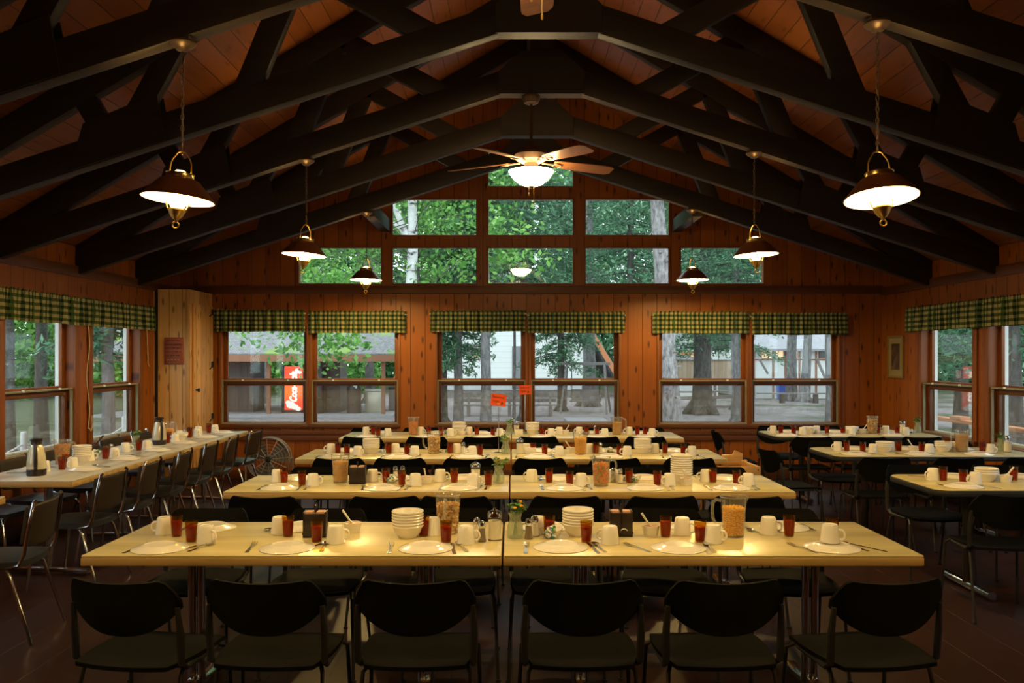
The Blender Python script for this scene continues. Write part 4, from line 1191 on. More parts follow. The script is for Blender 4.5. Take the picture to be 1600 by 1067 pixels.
KPEP.put((PX(174, 7.52), 7.52, TZ), 0, 'pepper shaker on the side table beside the creamers', 'salt and pepper shakers')
vase((PX(213, 8.08), 8.08, TZ), 'bubbled glass vase of leaves on the side table')
KSALT.put((PX(289, 9.00), 9.00, TZ), 0, 'salt shaker near the closet end of the side table', 'salt and pepper shakers')
creamers((PX(284, 9.22), 9.22, TZ), 'glass dish of creamer cups near the closet end of the side table')
KJAM.put((PX(303, 9.30), 9.30, TZ), R(200), 'white bowl of spread with spoon near the closet end of the side table', 'bowls of red spread')
stack((PX(284, 8.86), 8.86 - .03, TZ), 2, 'beside the farther coffee flask', .0145)
t = thing('serving_pan', 'dark oval serving pan with a handled ladle on the window edge of the side table', 'pan', (-3.72, 7.56, TZ), R(80))
obj('pan', MB().lathe([(0, .002), (.07, .002), (.085, .03), (.092, .055), (.088, .055), (.08, .03), (.066, .006), (0, .006)], 26, M=Matrix.Diagonal((1.3, .7, 1, 1))), M['iron'], t)
obj('ladle', MB().tube([(-.02, 0, .03), (.05, 0, .075), (.14, -.01, .15)], [.012, .006, .008], 8), M['iron'], t)

# ------------------------------------------------------------------ black-edged tables
def put_edge(kind, k, side, i, pos, rz):
    K_, desc, plural = NOUN[kind]
    K_.put(pos, rz, '%s, %s from the aisle, %s side of the %s' % (desc, ORD[i], side, TN[k]), '%s on the %s side of the %s' % (plural, side, TN[k]))
edge_near = {'T1': dict(plate=[1506], fork=[1486], spoon=[1543], glass=[1505], mug=[1524]),
             'T2': dict(plate=[1338, 1434, 1530], fork=[1324, 1412, 1518], spoon=[1371, 1464, 1560], glass=[1348, 1440, 1535], mug=[1364, 1452, 1548]),
             'T3': dict(plate=[1230, 1313, 1396], fork=[1215, 1294, 1384], spoon=[1254, 1334, 1416], glass=[1240, 1317, 1402], mug=[1254, 1331, 1415])}
edge_far = {'T1': dict(plate=[1490, 1592], fork=[1437, 1560], glass=[1474, 1584], mug=[1458, 1552]),
            'T2': dict(plate=[1336, 1415, 1500], fork=[1300, 1400, 1480], glass=[1323, 1404, 1481], mug=[1309, 1392, 1492]),
            'T3': dict(plate=[1231, 1304, 1386], fork=[1222, 1296, 1374], glass=[1220, 1292, 1372], mug=[1208, 1276, 1384])}
for k in ET:
    y0 = ET[k][2]
    for kind, xs in edge_near[k].items():
        for i, px in enumerate(xs):
            y = y0 + {'plate': .16, 'fork': .15, 'spoon': .15, 'glass': .29, 'mug': .26}[kind]
            rz = RJ.uniform(-.15, .15) + (.45 if kind in ('fork', 'spoon') else 0)
            if kind == 'mug': rz = RJ.uniform(0, 6)
            put_edge(kind, k, 'near', i, T(px, y), rz)
    for kind, xs in edge_far[k].items():
        for i, px in enumerate(xs):
            y = y0 + {'plate': .61, 'fork': .60, 'glass': .44, 'mug': .47}[kind]
            put_edge(kind, k, 'window', i, T(px, y), PI + RJ.uniform(-.2, .2) + (.5 if kind == 'fork' else 0))
stack(T(1541, 5.92), 3, 'on the nearest black-edged table')
KJAM.put(T(1571, 5.86), R(150), 'white bowl of spread with spoon on the nearest black-edged table', 'bowls of red spread')
stack(T(1382, 7.74), 3, 'nearer the aisle on the middle black-edged table')
stack(T(1474, 7.76), 3, 'beside the pitcher on the middle black-edged table')
KJAM.put(T(1427, 7.78), R(0), 'white bowl of spread with spoon on the middle black-edged table', 'bowls of red spread')
pitcher('tan', .150, T(1503, 7.76), R(180), 'clear pitcher full of tan cereal on the middle black-edged table')
vase(T(1564, 7.80), 'bubbled glass vase of leaves on the middle black-edged table')
KSUG.put(T(1574.5, 7.72), 0, 'glass sugar pourer on the middle black-edged table', 'sugar pourers')
stack(T(1264, 9.56), 2, 'nearer the aisle on the farthest black-edged table')
stack(T(1331, 9.60), 2, 'beside the flake pitcher on the farthest black-edged table')
KJAM.put(T(1348, 9.62), R(160), 'white bowl of spread with spoon on the farthest black-edged table', 'bowls of red spread')
pitcher('flake', .150, T(1363, 9.58), R(90), 'clear pitcher of wheat flakes on the farthest black-edged table')
KSUG.put(T(1410, 9.66), 0, 'glass sugar pourer on the farthest black-edged table', 'sugar pourers')
creamers(T(1424, 9.60), 'glass dish of creamer cups on the farthest black-edged table')
vase(T(1434, 9.68), 'bubbled glass vase of leaves on the farthest black-edged table')

# ------------------------------------------------------------------ pendant lamps
def pendant(px, Y, zb, tilt, label, lean=1.0, turn=0):
    x = PX(px, Y)
    zc = 3.91 - .325 * abs(x - RX)
    t = thing('pendant_lamp', label, 'pendant lamp', (x, Y, zb), 0, 'oil-lamp style pendants hanging from the roof trusses')
    h = zc - zb
    piv = Vector((0, 0, .255))
    E = Matrix.Translation(piv) @ Matrix.Rotation(R(tilt), 4, 'Y') @ Matrix.Rotation(R(-lean), 4, 'X') @ Matrix.Translation(-piv)
    def ob(name, mb, m, par=t):
        c = MB(); c.add(mb.v, mb.f, E); return obj(name, c, m, par)
    obj('canopy', MB().lathe([(0, 0), (.066, 0), (.070, -.012), (.060, -.026), (.040, -.034), (.030, -.048), (.012, -.054), (0, -.054)], 28, (0, 0, h)).box((0, 0, h + .004), (.10, .09, .03)), M['motor'], t)
    ch = MB(); z = h - .052; i = 0
    while z > .262:
        pts = []
        for k in range(10):
            a = 2 * PI * k / 10; q = .0085 * math.cos(a)
            pts.append((q if i % 2 else 0, 0 if i % 2 else q, z - .017 + .019 * math.sin(a)))
        ch.tube(pts, .0022, 4, closed=True); z -= .030; i += 1
    ch.tube([(.004, .004, h - .05), (.004, -.003, h * .6), (0, .003, .26)], .002, 5)
    obj('chain', ch, M['motor'], t)
    hp = [(.056 * math.cos(a), 0, .178 + .070 * math.sin(a) * (1.15 if math.sin(a) > .8 else 1)) for a in [PI * k / 14 for k in range(15)]]
    hp = [(.060, 0, .125)] + hp + [(-.060, 0, .125)]
    hp = [(x_ * math.cos(R(turn)), x_ * math.sin(R(turn)), z_) for x_, y_, z_ in hp]
    ob('bail', MB().tube(hp, .0040, 8), M['brass'])
    ob('gallery', MB().lathe([(.062, .112), (.070, .114), (.072, .122), (.070, .136), (.074, .140), (.066, .140), (.062, .120), (.062, .112)], 30), M['brass'])
    sh = ob('shade', MB().lathe([(.184, .0015), (.187, .001), (.188, .006), (.114, .090), (.100, .104), (.072, .116), (.066, .1165), (.098, .102), (.112, .088), (.184, .0045)], 40), M['bronze'])
    ob('shade_lining', MB().lathe([(.1825, .0035), (.111, .0865), (.097, .1005), (.0655, .1145), (.0645, .1135), (.096, .0995), (.110, .0855), (.1815, .0022), (.1825, .0035)], 40), M['enamel'], sh)
    ob('chimney', MB().lathe([(0, .018), (.037, .018), (.034, .05), (.030, .092), (0, .092)], 20), M['bulb'])
    ob('chimney_foot', MB().lathe([(.020, -.045), (.036, -.035), (.040, .0), (.037, .016), (0, .016)], 20), M['bulb_low'])
    ob('chimney_top', MB().lathe([(0, .094), (.030, .094), (.028, .11), (.027, .152), (.020, .156), (0, .156)], 20), M['bulb_top'])
    ob('font', MB().lathe([(.022, -.044), (.046, -.046), (.047, -.054), (.042, -.060), (.036, -.078), (.022, -.096), (.010, -.104), (.008, -.114), (0, -.115)], 24), M['brass'])
    for sg in (-1, 1): ob('side_arm', MB().tube([(sg * .046, 0, .010), (sg * .060, 0, -.012), (sg * .056, 0, -.034), (sg * .043, 0, -.056)], [.003, .004, .005, .004], 6), M['brass'])
    ob('finial_ring', MB().tube([(.0165 * math.cos(2 * PI * k / 16), 0, -.131 + .0165 * math.sin(2 * PI * k / 16)) for k in range(16)], .0042, 6, closed=True), M['brass'])
pendant(285, 4.5, 2.425, 5, 'bronze cone pendant lamp that shows largest on the closet side of the room')
pendant(1371, 4.5, 2.425, -1, 'bronze cone pendant lamp that shows largest on the framed-picture side of the room', 8.5)
pendant(478.5, 7.2, 2.455, 4, 'bronze cone pendant lamp, middle one on the closet side', 1.0, 55)
pendant(1178.5, 7.2, 2.455, -3, 'bronze cone pendant lamp, middle one on the framed-picture side', 1.0, -60)
pendant(572.5, 9.9, 2.485, 1, 'bronze cone pendant lamp before the birch window, farthest on the closet side', 1.0, 58)
pendant(1081.5, 9.9, 2.485, -1, 'bronze cone pendant lamp before the pine trunk window, farthest on the picture side', 1.0, -66)

pendant(800 - 2.0 * F / 1.8, 1.8, 2.42, 0, 'bronze cone pendant lamp beyond the edge of view, above the nearest closet-side aisle')
pendant(800 + 2.2 * F / 1.8, 1.8, 2.42, 0, 'bronze cone pendant lamp beyond the edge of view, above the nearest picture-side aisle')

# ------------------------------------------------------------------ ceiling fans with lit bowls
def ceiling_fan(x, Y, zt, zbl, phi, label, lamp_r=.19):
    t = thing('ceiling_fan', label, 'ceiling fan', (x, Y, zbl), 0, 'ceiling fans under the ridge')
    h = zt - zbl
    obj('canopy', MB().lathe([(0, h), (.075, h), (.078, h - .02), (.06, h - .06), (.03, h - .075), (0, h - .075)], 28), M['motor'], t)
    obj('downrod', MB().tube([(0, 0, h - .07), (0, 0, .10)], .013, 10), M['motor'], t)
    obj('motor_housing', MB().lathe([(0, .15), (.03, .15), (.05, .12), (.125, .085), (.14, .05), (.125, .005), (.09, -.012), (.06, -.02), (.06, -.05), (.075, -.055), (.075, -.075), (0, -.075)], 36), M['motor'], t)
    for k in range(5):
        a = R(phi + 72 * k)
        E = Matrix.Rotation(a, 4, 'Z') @ Matrix.Rotation(R(-2.5), 4, 'Y').inverted()
        b = MB()
        def bl(u, v):
            xx = .20 + .54 * u
            w = .055 + .022 * min(1, u * 1.6); 
            if u > .9: w *= 1 - .35 * ((u - .9) / .1) ** 2
            if u < .06: w *= .8
            yy = (v - .5) * 2 * w
            return (xx, yy, -.004 - .21 * yy)
        b.sheet(bl, 16, 4, th=(0, 0, .007))
        c = MB(); c.add(b.v, b.f, E)
        o = obj('blade', c, M['blade'], t, angle=60)
        b = MB().bar((.10, 0, -.008), (.215, 0, -.008), .03, .008)
        b.tube([(.235 + .035 * math.cos(2 * PI * q / 14), .032 * math.sin(2 * PI * q / 14), -.012 - .2 * .032 * math.sin(2 * PI * q / 14)) for q in range(14)], .006, 6, closed=True)
        c = MB(); c.add(b.v, b.f, E)
        obj('bracket', c, M['motor'], o)
    s = lamp_r / .19
    obj('glass_bowl', MB().lathe([(.180 * s, -.082), (.190 * s, -.086), (.186 * s, -.098), (.150 * s, -.150), (.100 * s, -.190), (.050 * s, -.208), (0, -.212), (0, -.206), (.05 * s, -.20), (.1 * s, -.183), (.145 * s, -.144), (.178 * s, -.09)], 40), M['bowl'], t)
    obj('light_stop_pan', MB().lathe([(0, -.074), (.085, -.074), (.090, -.080), (.085, -.084), (0, -.084)], 36), M['enamel'], t)  # unseen plate added to limit the light rising from the bowl
    obj('bowl_cap', MB().lathe([(0, -.208), (.025, -.209), (.028, -.215), (.012, -.224), (.006, -.234), (0, -.235)], 18), M['motor'], t)
    for q, L in ((-.02, .06), (.022, .13)):
        obj('pull_chain', MB().tube([(q, -.02, -.214), (q, -.02, -.214 - L)], .0022, 6).lathe([(0, 0), (.005, .004), (.005, .022), (0, .026)], 8, (q, -.02, -.236 - L)), M['brass'], t)
ceiling_fan(PX(830, 7.2), 7.2, 3.80, 3.25, 18, 'five-bladed ceiling fan with glowing glass bowl before the gable windows')
ceiling_fan(PX(838, 3.35), 3.35, 3.80, 3.28, 88, 'nearer ceiling fan, one wooden blade dipping into the top of view')

# ------------------------------------------------------------------ outdoors
GZ = -0.8
def GY(py): return (CH - GZ) * F / (py - 557.0)
def quads(name, P, size, aspect, m, parent=None, up=0.35, seed=0, kite=True):
    """many small leaves: one bent quad at each point of P, random lie; up tilts the faces towards the sky"""
    r = np.random.default_rng(seed); n = len(P)
    nrm = r.normal(size=(n, 3)); nrm[:, 2] = np.abs(nrm[:, 2]) + up
    nrm /= np.linalg.norm(nrm, axis=1)[:, None]
    a = np.cross(nrm, r.normal(size=(n, 3))); a /= np.linalg.norm(a, axis=1)[:, None]
    b = np.cross(nrm, a)
    s = (size * r.uniform(.6, 1.3, n))[:, None]
    if kite:
        V = np.stack([P - a * s, P + b * s * aspect - a * s * .1, P + a * s, P - b * s * aspect - a * s * .1], 1)
    else:
        V = np.stack([P - a * s - b * s * aspect, P - a * s + b * s * aspect, P + a * s + b * s * aspect, P + a * s - b * s * aspect], 1)
    me = bpy.data.meshes.new(name)
    me.vertices.add(4 * n); me.vertices.foreach_set('co', V.astype(np.float32).ravel())
    me.loops.add(4 * n); me.loops.foreach_set('vertex_index', np.arange(4 * n, dtype=np.int32))
    me.polygons.add(n); me.polygons.foreach_set('loop_start', np.arange(0, 4 * n, 4, dtype=np.int32))
    me.update(); me.validate()
    me.materials.append(m)
    return obj(name, me, m, parent)
M['leaf_a'] = islands('broad_leaves', [(0.10, 0.26, 0.05), (0.14, 0.34, 0.07), (0.19, 0.42, 0.09), (0.08, 0.21, 0.05), (0.26, 0.48, 0.12)], 0.5, 0.35)
M['leaf_b'] = islands('needles', [(0.08, 0.19, 0.10), (0.11, 0.24, 0.13), (0.15, 0.29, 0.16), (0.06, 0.15, 0.085)], 0.6, 0.2)
M['leaf_c'] = islands('far_leaves', [(0.09, 0.22, 0.06), (0.13, 0.30, 0.08), (0.06, 0.16, 0.06), (0.17, 0.36, 0.10), (0.10, 0.24, 0.10)], 0.6, 0.3)
M['leaf_d'] = islands('blue_green_leaves', [(0.15, 0.30, 0.17), (0.20, 0.38, 0.22), (0.10, 0.22, 0.14), (0.26, 0.44, 0.26), (0.17, 0.33, 0.16)], 0.6, 0.3)
def bark(name, lo, hi, sc=1.0):
    t = NT(name); o = t.sep(t.coord())
    g = t.noise(t.comb(t.math('MULTIPLY', o[0], 9 * sc), t.math('MULTIPLY', o[1], 9 * sc), t.math('MULTIPLY', o[2], 3.5 * sc)), 1.0, 5, .65)
    t.col(t.ramp(g, [(.35, lo), (.65, hi)])).rough(.9); t.bump(g, .6, .03); return t.m
M['bark'] = bark('grey_bark', (0.09, 0.085, 0.085), (0.24, 0.225, 0.225))
M['bark_pale'] = bark('pale_pine_bark', (0.13, 0.12, 0.118), (0.43, 0.40, 0.40), 1.6)
M['bark_dark'] = bark('dark_bark', (0.045, 0.042, 0.038), (0.12, 0.11, 0.10))
t = NT('birch_bark'); o = t.sep(t.coord())
g = t.noise(t.comb(t.math('MULTIPLY', o[0], 2.5), t.math('MULTIPLY', o[1], 2.5), t.math('MULTIPLY', o[2], 7)), 1.0, 4, .6)
t.col(t.ramp(g, [(.36, (.06, .05, .05)), (.44, (.62, .60, .60)), (.7, (.78, .77, .78))])).rough(.7); M['birch'] = t.m
t = NT('forest_floor'); c = t.coord()
n1 = t.noise(c, .22, 4, .6); n2 = t.noise(c, 2.2, 4, .6)
dirt = t.ramp(n2, [(.3, (.20, .165, .165)), (.7, (.36, .31, .315))])
gx = t.sep(c)
side = t.smooth(t.math('ADD', t.math('MULTIPLY', gx[0], -.12), t.math('MULTIPLY', n1, 2.0)), 1.9, 2.9)
far_g = t.smooth(t.math('ADD', t.math('MULTIPLY', gx[1], .05), n1), 3.0, 3.5)
rt = t.math('MULTIPLY', t.smooth(gx[0], 9.0, 13.0), t.smooth(n1, .42, .58))
t.col(t.mix(t.math('MAXIMUM', t.math('MAXIMUM', side, far_g), rt), dirt, t.ramp(n2, [(.3, (.035, .06, .027)), (.7, (.085, .115, .05))]))).rough(.95); M['ground'] = t.m
M['gwood'] = wood('weathered_wood', (0.22, 0.20, 0.195), 'X', .8)
M['rail_wood'] = wood('orange_rail_wood', (0.60, 0.24, 0.10), 'Y', .6)
struct('ground', MB().span((-95, -20, GZ - .3), (95, 120, GZ)), M['ground'], smooth=False)

def trunk_mb(pts, rs, flare=True, n=14):
    mb = MB(); mb.tube(pts, rs, n)
    if flare:
        p = Vector(pts[0]); r0 = rs[0]
        for k in range(5):
            a = 2 * PI * k / 5 + .4
            mb.tube([p + Vector((0, 0, r0 * 1.6)), p + Vector((math.cos(a) * r0 * .9, math.sin(a) * r0 * .9, r0 * .5)), p + Vector((math.cos(a) * r0 * 1.75, math.sin(a) * r0 * 1.75, -.05))], [r0 * .6, r0 * .5, r0 * .15], 8)
    return mb
def tree(label, px, Y, r, h, m, lean=0.0, conifer=None, leaves=None, seed=1, name='tree', flare=True, stubs=0, limb=None):
    """px and Y give where the foot stands; conifer = (lowest branch, longest branch, n); leaves = list of clumps (dx, dy, z, spread, n)"""
    x = PX(px, Y); rr = random.Random(seed)
    t = thing(name, label, 'tree', (x, Y, GZ))
    n = 9
    pts = [(lean * h * (k / n) + rr.uniform(-.03, .03) * (k > 0), rr.uniform(-.03, .03) * (k > 0), h * k / n) for k in range(n + 1)]
    rs = [r * (1.18 if k == 0 else 1 - .75 * k / n) for k in range(n + 1)]
    tr = trunk_mb(pts, rs, flare)
    for q in range(stubs):
        z = rr.uniform(.8, h * .8); a = rr.uniform(0, 6.3); ra = r * (1 - .7 * z / h)
        tr.tube([(lean * z, 0, z), (lean * z + math.cos(a) * (ra + .06), math.sin(a) * (ra + .06), z + .02)], [.045, .022], 6)
    P = []; br = MB()
    g = np.random.default_rng(seed)
    if conifer:
        z0, L, num = conifer
        z = z0
        while z < h - .2:
            f = (z - z0) / max(h - z0, .1)
            for b in range(6):
                a = rr.uniform(0, 6.3); l = L * (1 - .82 * f) * rr.uniform(.7, 1.1)
                d = np.array([math.cos(a), math.sin(a), 0])
                base = np.array([lean * z, 0, z + rr.uniform(-.2, .2)])
                tip = base + d * l + np.array([0, 0, -.28 * l])
                mid = base + d * l * .5 + np.array([0, 0, -.05 * l])
                br.tube([tuple(base), tuple(mid), tuple(tip)], [.03, .018, .005], 4)
                k = int(num * l / L)
                u = g.uniform(.12, 1.02, k)[:, None]
                lat = np.array([-d[1], d[0], 0])
                q = base + d * l * u + np.array([0, 0, 1]) * (-.28 * l * u ** 1.6) + lat * g.normal(size=(k, 1)) * (.16 * l * (1.15 - u)) + g.normal(size=(k, 3)) * [.06, .06, .10]
                P.append(q)
            z += L * .13 + .12
    for (dx, dy, z, sp, num) in (leaves or []):
        c = np.array([dx, dy, z])
        hang = 1.6 if z < 3.6 else .15
        br.tube([(lean * z, 0, max(z * .8, .5) if z >= 3.6 else z + 2.4), (dx * .6, dy * .6, z + hang), (dx, dy, z)], [.012, .009, .005], 5)
        sub = c + g.normal(size=(max(3, num // 45), 3)) * sp * [1, .8, .6]
        q = np.repeat(sub, 45, 0) + g.normal(size=(len(sub) * 45, 3)) * [.30, .30, .22]
        P.append(q)
    if limb:
        for q in limb: tr.tube(*q)
    obj('trunk', tr, m, t)
    if br.v: obj('branches', br, M['bark_dark'], t)
    if P:
        P = np.concatenate(P)
        fol = quads('foliage', P, .075 if leaves else .11, .62 if leaves else .28, M['leaf_a'] if leaves else M['leaf_b'], t, seed=seed)
        fol['kind'] = 'stuff'
    return t
def clumps(seed, n, bx, by, bz, sp, num):
    r = random.Random(seed)
    return [(r.uniform(*bx), r.uniform(*by), r.uniform(*bz), sp, num) for _ in range(n)]

# birch with the hanging boughs, then the trunks seen through each window
bl = clumps(3, 16, (-3.4, 3.2), (-2.2, 2.2), (4.0, 8.5), .55, 420)
bl += [(-2.1, -2.0, 2.65, .16, 140), (-1.55, -2.0, 2.85, .2, 150), (-2.6, -2.0, 3.1, .2, 120), (-3.3, -2, 3.15, .2, 90), (-1.75, -2.0, 2.4, .13, 90), (-1.2, -2, 2.7, .14, 100), (-2.2, -1.8, 3.3, .25, 120)]
tree('white-barked birch tree with leafy hanging boughs outside the gable window', 643, 20.0, .18, 11, M['birch'], 0, None, bl, 5, flare=False, limb=[([(0, 0, 4.9), (-.16, 0, 5.35), (-.42, -.05, 5.95), (-.5, 0, 7.2)], [.07, .075, .06, .03], 8), ([(-.10, 0, 5.15), (-.3, .1, 5.45), (-.45, .1, 5.55)], [.05, .05, .04], 8)])
tree('pale pine trunk at the window edge, running up past the gable window', 1056, 18.0, .23, 11, M['bark_pale'], -.068, (6.2, 2.2, 60), None, 6, stubs=70)
tree('thick dark pine trunk with flared roots in front of the tan fence', 1097, 35.5, .40, 15, M['bark_dark'], 0, (3.0, 2.7, 110), None, 7)
tree('slim grey trunk at the end of the tan fence', 1153, 38.5, .22, 13, M['bark'], 0, (2.9, 2.4, 100), None, 8)
tree('grey trunk before the pale lodge with lit windows', 1237, 46.0, .30, 14, M['bark'], .012, (6, 3.0, 60), None, 9)
tree('leaning grey trunk before the lodge, beside the blue bin', 1257, 45.0, .26, 14, M['bark'], .05, (6, 3.0, 60), None, 10)
tree('grey trunk standing close at the window edge nearest the picture wall', 1300, 27.0, .20, 12, M['bark'], -.01, (5.2, 2.4, 80), None, 12)
tree('grey trunk with low needled boughs before the white cabin, nearer the closet', 716, 29.0, .17, 12, M['bark'], 0, (2.3, 1.6, 110), None, 13, stubs=12)
tree('straight grey trunk in front of the white cabin siding', 759, 27.0, .18, 13, M['bark'], 0, (5.0, 2.2, 90), None, 14, stubs=12)
tree('thin pole-like trunk in front of the white cabin', 803, 33.0, .065, 11, M['bark'], 0, (4.5, 1.8, 70), None, 15, flare=False)
tree('young spruce with dark boughs between bench and swing', 877, 37.5, .18, 10, M['bark_dark'], 0, (2.1, 2.0, 110), None, 16)
tree('thick grey trunk behind the wooden swing', 920, 41.0, .34, 15, M['bark'], 0, (4.6, 2.6, 90), None, 17)
tree('dark trunk seen through the nearer side window', 65, 21.5, .17, 13, M['bark_dark'], 0, (4.0, 2.0, 60), None, 18)
tree('dark trunk at the very edge of the nearer side window', 12, 20.0, .16, 13, M['bark_dark'], 0, (4.4, 2.0, 60), None, 19)
tree('grey spruce trunk with pale boughs outside the side window next the closet', 168, 19.0, .15, 12, M['bark'], 0, (2.6, 1.6, 90), None, 20)
tree('slim grey trunk in the greenery behind the shed', 415, 44.0, .16, 12, M['bark'], 0, None, None, 21, flare=False)
tree('dark trunk in the greenery beyond the trash barrel', 578, 44.0, .26, 13, M['bark_dark'], 0, None, None, 22)
tree('low-boughed spruce outside the picture-side windows', 1500, 24.0, .2, 12, M['bark_dark'], 0, (2.7, 3.0, 170), None, 23)
tree('spruce with leaning trunk at the edge of the picture-side window', 1588, 19.0, .22, 11, M['bark_dark'], -.03, (2.8, 2.8, 170), None, 24)
tree('tall spruce behind the gable windows, middle', 820, 31.0, .2, 13, M['bark_dark'], 0, (5.2, 3.6, 170), None, 25)
tree('tall spruce behind the gable windows, picture side of the middle', 985, 30.0, .2, 12, M['bark_dark'], 0, (5.0, 3.4, 170), None, 26)
tree('tall spruce behind the lowest gable pane on the picture side', 1150, 30.0, .17, 11, M['bark'], 0, (5.2, 3.2, 150), None, 27)
tree('leafy tree behind the lowest gable pane on the closet side', 650, 27.0, .2, 11, M['bark_dark'], 0, None, clumps(8, 24, (-6.8, 1.5), (-2, 2), (5.2, 9.5), .6, 400), 28)
tree('leafy tree behind the birch', 690, 30.0, .2, 12, M['bark_dark'], 0, None, clumps(9, 20, (-3.5, 3.0), (-2, 2), (5.4, 10.5), .6, 400), 29)

# the woods beyond: nobody could count the leaves
def ring(n, r0, r1, a0, a1, z0, z1, seed):
    g = np.random.default_rng(seed)
    a = np.radians(g.uniform(a0, a1, n)); rr = g.uniform(r0, r1, n)
    z = GZ + z0 + (z1 - z0) * g.uniform(0, 1, n) ** 1.1
    P = np.stack([rr * np.cos(a), 12 + rr * np.sin(a), z], 1)
    cl = np.sin(P[:, 0] * .55 + 3 * np.sin(P[:, 2] * .4)) + np.sin(P[:, 1] * .5 + P[:, 2] * .9) + .6 * np.sin(P[:, 2] * 1.7 + P[:, 0] * 1.3)
    return P[cl > -1.05]
for nm, P, sz, m, lb in (
    ('treeline_foliage', ring(240000, 60, 80, 88.3, 195, 0, 24, 31), .30, M['leaf_c'], 'dense green woods closing off the view on the closet side, beyond the shed'),
    ('treeline_foliage', ring(290000, 60, 80, -15, 88, 0, 24, 35), .30, M['leaf_d'], 'blue-green woods closing off the view beyond the cabin and lodge'),
    ('undergrowth_foliage', ring(90000, 43, 56, 101, 195, 0, 8.5, 32), .22, M['leaf_a'], 'bright green undergrowth behind the shed and the side windows')):
    o = quads(nm, P, sz, .6, m, None, .2, 33, kite=True)
    tag(o, lb, 'woods', None, 'stuff')
rt = random.Random(4)
for i, (px, Y) in enumerate(((120, 44), (300, 56), (395, 58), (470, 60), (505, 57), (560, 59), (985, 58), (1105, 60), (1180, 62))):
    tree(('slim far trunk in the woods seen past the %s' % ('side window mullion', 'closet', 'shed roof end', 'vending machine', 'shed wall panel', 'trash barrel', 'swing', 'tan fence', 'lodge roof')[i]), px, Y, rt.uniform(.14, .24), 16, M['bark_dark'], rt.uniform(-.01, .01), None, None, 50 + i, flare=False)

# ------------------------------------------------------------------ buildings
def shingles(name, lo, hi, moss, amount):
    t = NT(name); c = t.coord(); o = t.sep(c)
    br = t.n('ShaderNodeTexBrick'); t.link(t.comb(o[0], t.math('MULTIPLY', o[2], 1.6), 0), br.inputs['Vector'])
    br.inputs['Scale'].default_value = 4.5; br.inputs['Color1'].default_value = tuple(lo) + (1,); br.inputs['Color2'].default_value = tuple(hi) + (1,)
    br.inputs['Mortar'].default_value = tuple(x * .35 for x in lo) + (1,); br.inputs['Mortar Size'].default_value = .03
    n = t.noise(c, 1.1, 5, .65)
    t.col(t.mix(t.smooth(n, .62 - amount, .78 - amount), br.outputs[0], moss)).rough(.9); return t.m
M['roof_moss'] = shingles('mossy_shingles', (.20, .19, .20), (.30, .285, .30), (.20, .30, .06), .12)
M['roof_grey'] = shingles('grey_shingles', (.36, .35, .38), (.48, .46, .50), (.3, .34, .2), -.1)
t = NT('white_siding'); o = t.sep(t.coord())
fr = t.math('FRACT', t.math('MULTIPLY', o[2], 3.2)); g = t.math('SUBTRACT', 1, t.smooth(fr, 0, .10))
t.col(t.mix(t.math('MULTIPLY', g, .55), (.80, .82, .80), (.32, .36, .38))).rough(.6); M['siding'] = t.m
M['white_wall'] = flat('white_wall_board', (.80, .80, .78), .7)
M['brown_wall'] = planks('dark_brown_boards', (.095, .06, .05), 'X', 'Z', .25, knots=.2)
M['fascia'] = flat('brown_fascia', (.32, .13, .07), .6)
M['concrete'] = flat('pale_concrete', (.42, .40, .41), .9, var=.15)
M['found'] = flat('grey_foundation', (.24, .235, .24), .9, var=.2)
M['fence'] = planks('tan_fence_boards', (.40, .29, .20), 'X', 'Z', .2, knots=.2)
M['curtain'] = glow('lit_curtain_window', (1.0, .55, .18), .9)
M['dark_glass'] = flat('dark_window', (.05, .05, .055), .2)
def slab(mb, p, q, th):
    """sloping roof slab between the low edge p = (x0, x1, y, z) and the high edge q"""
    vs_ = [(p[0], p[2], p[3]), (p[1], p[2], p[3]), (q[1], q[2], q[3]), (q[0], q[2], q[3])]
    vs_ += [(x, y, z + th) for x, y, z in vs_]
    return mb.add(vs_, [(0, 1, 2, 3), (7, 6, 5, 4), (0, 4, 5, 1), (1, 5, 6, 2), (2, 6, 7, 3), (3, 7, 4, 0)])

sy = 34.2
s = thing('open_shed', 'open timber shed with mossy shingle roof seen through the closet-side windows', 'shed', (0, 0, 0))
mb = MB(); slab(mb, (-16.6, -4.5, sy - .4, 1.60), (-16.6, -4.5, 38.0, 3.9), .12); slab(mb, (-16.6, -4.5, 41.6, 1.9), (-16.6, -4.5, 38.0, 3.9), .12)
obj('roof', mb, M['roof_moss'], s, smooth=False)
obj('fascia', MB().span((-16.6, sy - .46, 1.40), (-4.5, sy - .38, 1.66)), M['fascia'], s)
for x0, x1, y in ((-12.1, -10.75, 35.5), (-8.2, -7.1, 35.2), (-16.4, -15.4, 36)):
    obj('wall_panel', MB().span((x0, y, GZ + .1), (x1, y + 1.6, 1.75)), M['brown_wall'], s, smooth=False)
for x in (-16.3, -14.0, -9.75, -5.15):
    obj('post', MB().span((x - .07, sy - .07, GZ), (x + .07, sy + .07, 1.55)), M['fascia'], s)
    obj('post', MB().span((x - .07, 40.9, GZ), (x + .07, 41.04, 1.9)), M['fascia'], s)
obj('floor_pad', MB().span((-16.5, sy - .6, GZ), (-4.7, 41.5, GZ + .1)), M['concrete'], s, smooth=False)
B0 = GZ + .1
v = thing('vending_machine', 'glowing red drinks vending machine with white upright lettering in the shed', 'vending machine', (-8.95, 35.0, B0))
obj('cabinet', MB().span((-.50, -.02, 0), (.50, .75, 1.95)), M['black_metal'], v, bevel=.02)
t = NT('backlit_red_panel'); o = t.sep(t.coord()); n = t.noise(t.coord(), 4.0, 3)
